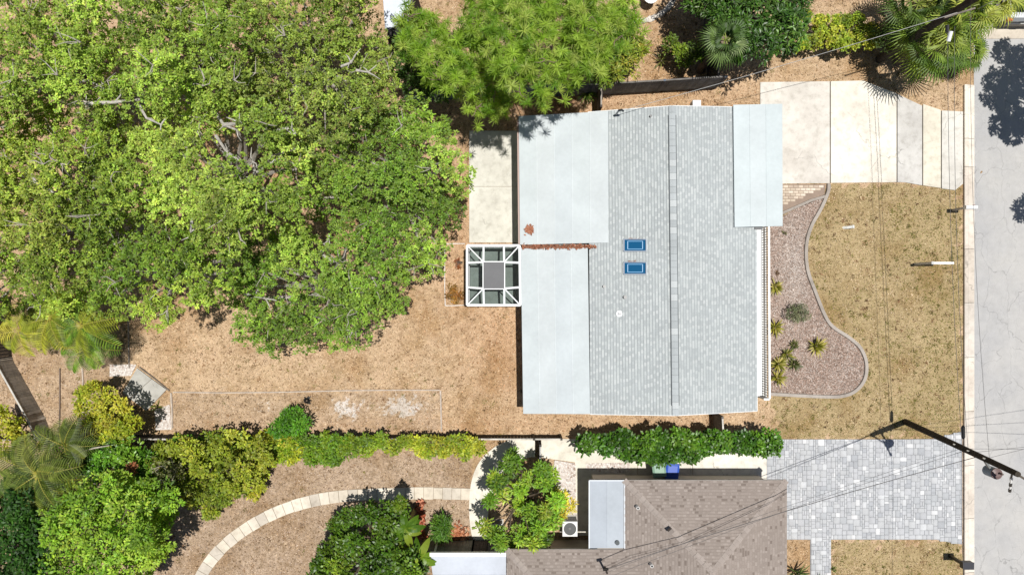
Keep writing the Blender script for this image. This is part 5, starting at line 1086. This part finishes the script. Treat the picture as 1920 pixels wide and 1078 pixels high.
# ------------------------------------------------------------------ grass and fallen leaves
def free(x, y):
    ok = np.ones(len(x), bool)
    for p in EXCL: ok &= ~inpoly(x, y, p)
    return ok
N = 230000; X = rng.uniform(-40, 1810, N); Y = rng.uniform(-30, 1110, N); ok = free(X, Y) & ~inpoly(X, Y, BED)
X, Y = X[ok], Y[ok]; gr, og, pk, sd = zones(X, Y)
hid = inpoly(X, Y, [(0, 0), (700, 0), (700, 180), (820, 300), (760, 480), (600, 600), (450, 600), (0, 560)]); kp = (~hid) | (rng.uniform(0, 1, len(X)) < .3); kp &= rng.uniform(0, 1, len(X)) > sd * .9
X, Y, gr, og, pk = X[kp], Y[kp], gr[kp], og[kp], pk[kp]; n = len(X)
P = np.stack([(X - 960) * S, (539 - Y) * S, np.full(n, -.008)], 1)
tan_ = np.array([srgb(*c) for c in ((198, 170, 136), (212, 186, 152), (180, 150, 116), (156, 126, 96), (226, 204, 174))]); grn_ = np.array([srgb(*c) for c in ((162, 142, 100), (182, 160, 120), (134, 120, 72), (200, 178, 142))]); org_ = np.array([srgb(*c) for c in ((200, 150, 108), (174, 122, 84), (214, 168, 126), (146, 102, 72))]); pk_ = np.array([srgb(*c) for c in ((182, 162, 144), (162, 140, 122), (138, 116, 100), (202, 184, 168))])
u = rng.uniform(0, 1, n); nz_ = .5 + .5 * np.sin(X * .045 + 2 * np.sin(Y * .03)) * np.sin(Y * .05 + 1.7 * np.sin(X * .021))
colr = tan_[rng.integers(0, 5, n)]
for wgt, pl_ in ((og * .8, org_), (pk * .8, pk_), (gr * (.2 + .6 * nz_), grn_)):
    mk = rng.uniform(0, 1, n) < wgt; colr[mk] = pl_[rng.integers(0, len(pl_), mk.sum())]
pn = np.sin(X * .031 + 3 * np.sin(Y * .017)) + np.sin(Y * .043 + 2.2 * np.sin(X * .027)) + .8 * np.sin(X * .11 + Y * .07 + 2 * np.sin(Y * .05)); colr *= (1 + .13 * np.clip(pn, -1.6, 1.6))[:, None]; mk = (gr > .35) & (pn < -.5) & (rng.uniform(0, 1, n) < .45); colr[mk] = np.array([srgb(*c) for c in ((126, 126, 62), (146, 138, 76), (110, 112, 50))])[rng.integers(0, 3, mk.sum())]
mk = (gr > .72) & (rng.uniform(0, 1, n) < .6); colr[mk] = np.array([srgb(*c) for c in ((122, 124, 56), (140, 136, 66), (104, 112, 46))])[rng.integers(0, 3, mk.sum())]
dk = rng.uniform(0, 1, n) < .2; colr[dk] *= .4
kt = 5200; tx = rng.uniform(-20, 1805, kt); ty = rng.uniform(-20, 1100, kt); ok = free(tx, ty) & ~inpoly(tx, ty, BED); tx, ty = tx[ok], ty[ok]; tg = zones(tx, ty)[0]
ok = rng.uniform(0, 1, len(tx)) < .4 + .6 * (tg > .3); tx, ty, tg = tx[ok], ty[ok], tg[ok]; m9 = 16; rad = rng.uniform(1.0, 3.6, len(tx))
wx_ = (tx[:, None] + rng.normal(0, 1, (len(tx), m9)) * rad[:, None]).ravel(); wy_ = (ty[:, None] + rng.normal(0, 1, (len(tx), m9)) * rad[:, None]).ravel()
tc = np.where((rng.uniform(0, 1, len(tx)) < .25 + .5 * tg)[:, None], np.array([srgb(*c) for c in ((104, 104, 48), (128, 120, 62), (92, 88, 40))])[rng.integers(0, 3, len(tx))], np.array([srgb(*c) for c in ((120, 92, 66), (140, 106, 76), (104, 80, 58))])[rng.integers(0, 3, len(tx))])
kx = free(wx_, wy_); P = np.concatenate([P, np.stack([(wx_ - 960) * S, (539 - wy_) * S, np.full(len(wx_), .0)], 1)[kx]]); colr = np.concatenate([colr, (np.repeat(tc, m9, 0) * rng.uniform(.7, 1.25, (len(wx_), 1)))[kx]]); n = len(P)
D = unit(rng.normal(0, 1, (n, 3)) * [1, 1, .25] + [0, 0, .22]); Nn = unit(rng.normal(0, .25, (n, 3)) + [0, 0, 1.])
v, c = make_leaves(P, D, Nn, rng.uniform(.04, .11, n), rng.uniform(.012, .03, n), colr)
link_mesh('dry_grass', fast_mesh('dry_grass', v, np.arange(len(v)), 4, c, 'litter'), label='short dry tan grass and weeds covering the yards', cat='grass', kind='stuff')
N = 26000; b_ = np.array(BED); X = rng.uniform(1440, 1630, N); Y = rng.uniform(350, 745, N); ok = inpoly(X, Y, BED); X, Y = X[ok], Y[ok]; n = len(X)
P = np.stack([(X - 960) * S, (539 - Y) * S, np.full(n, .016)], 1); mc = np.array([srgb(*c) for c in ((176, 150, 135), (150, 124, 110), (204, 190, 180), (116, 94, 82), (190, 168, 154))])
pale = g2(X, Y, 1490, 500, 30, 90); cl = mc[rng.integers(0, 5, n)] * (1 - pale[:, None] * .7) + np.array(srgb(204, 196, 188)) * pale[:, None] * .7
v, c = make_leaves(P, unit(rng.normal(0, 1, (n, 3)) * [1, 1, .15]), unit(rng.normal(0, .3, (n, 3)) + [0, 0, 1.]), rng.uniform(.04, .1, n), rng.uniform(.025, .05, n), cl)
link_mesh('mulch_chips', fast_mesh('mulch_chips', v, np.arange(len(v)), 4, c, 'litter'), label='pinkish wood chips scattered over the front mulch bed', cat='mulch', kind='stuff')
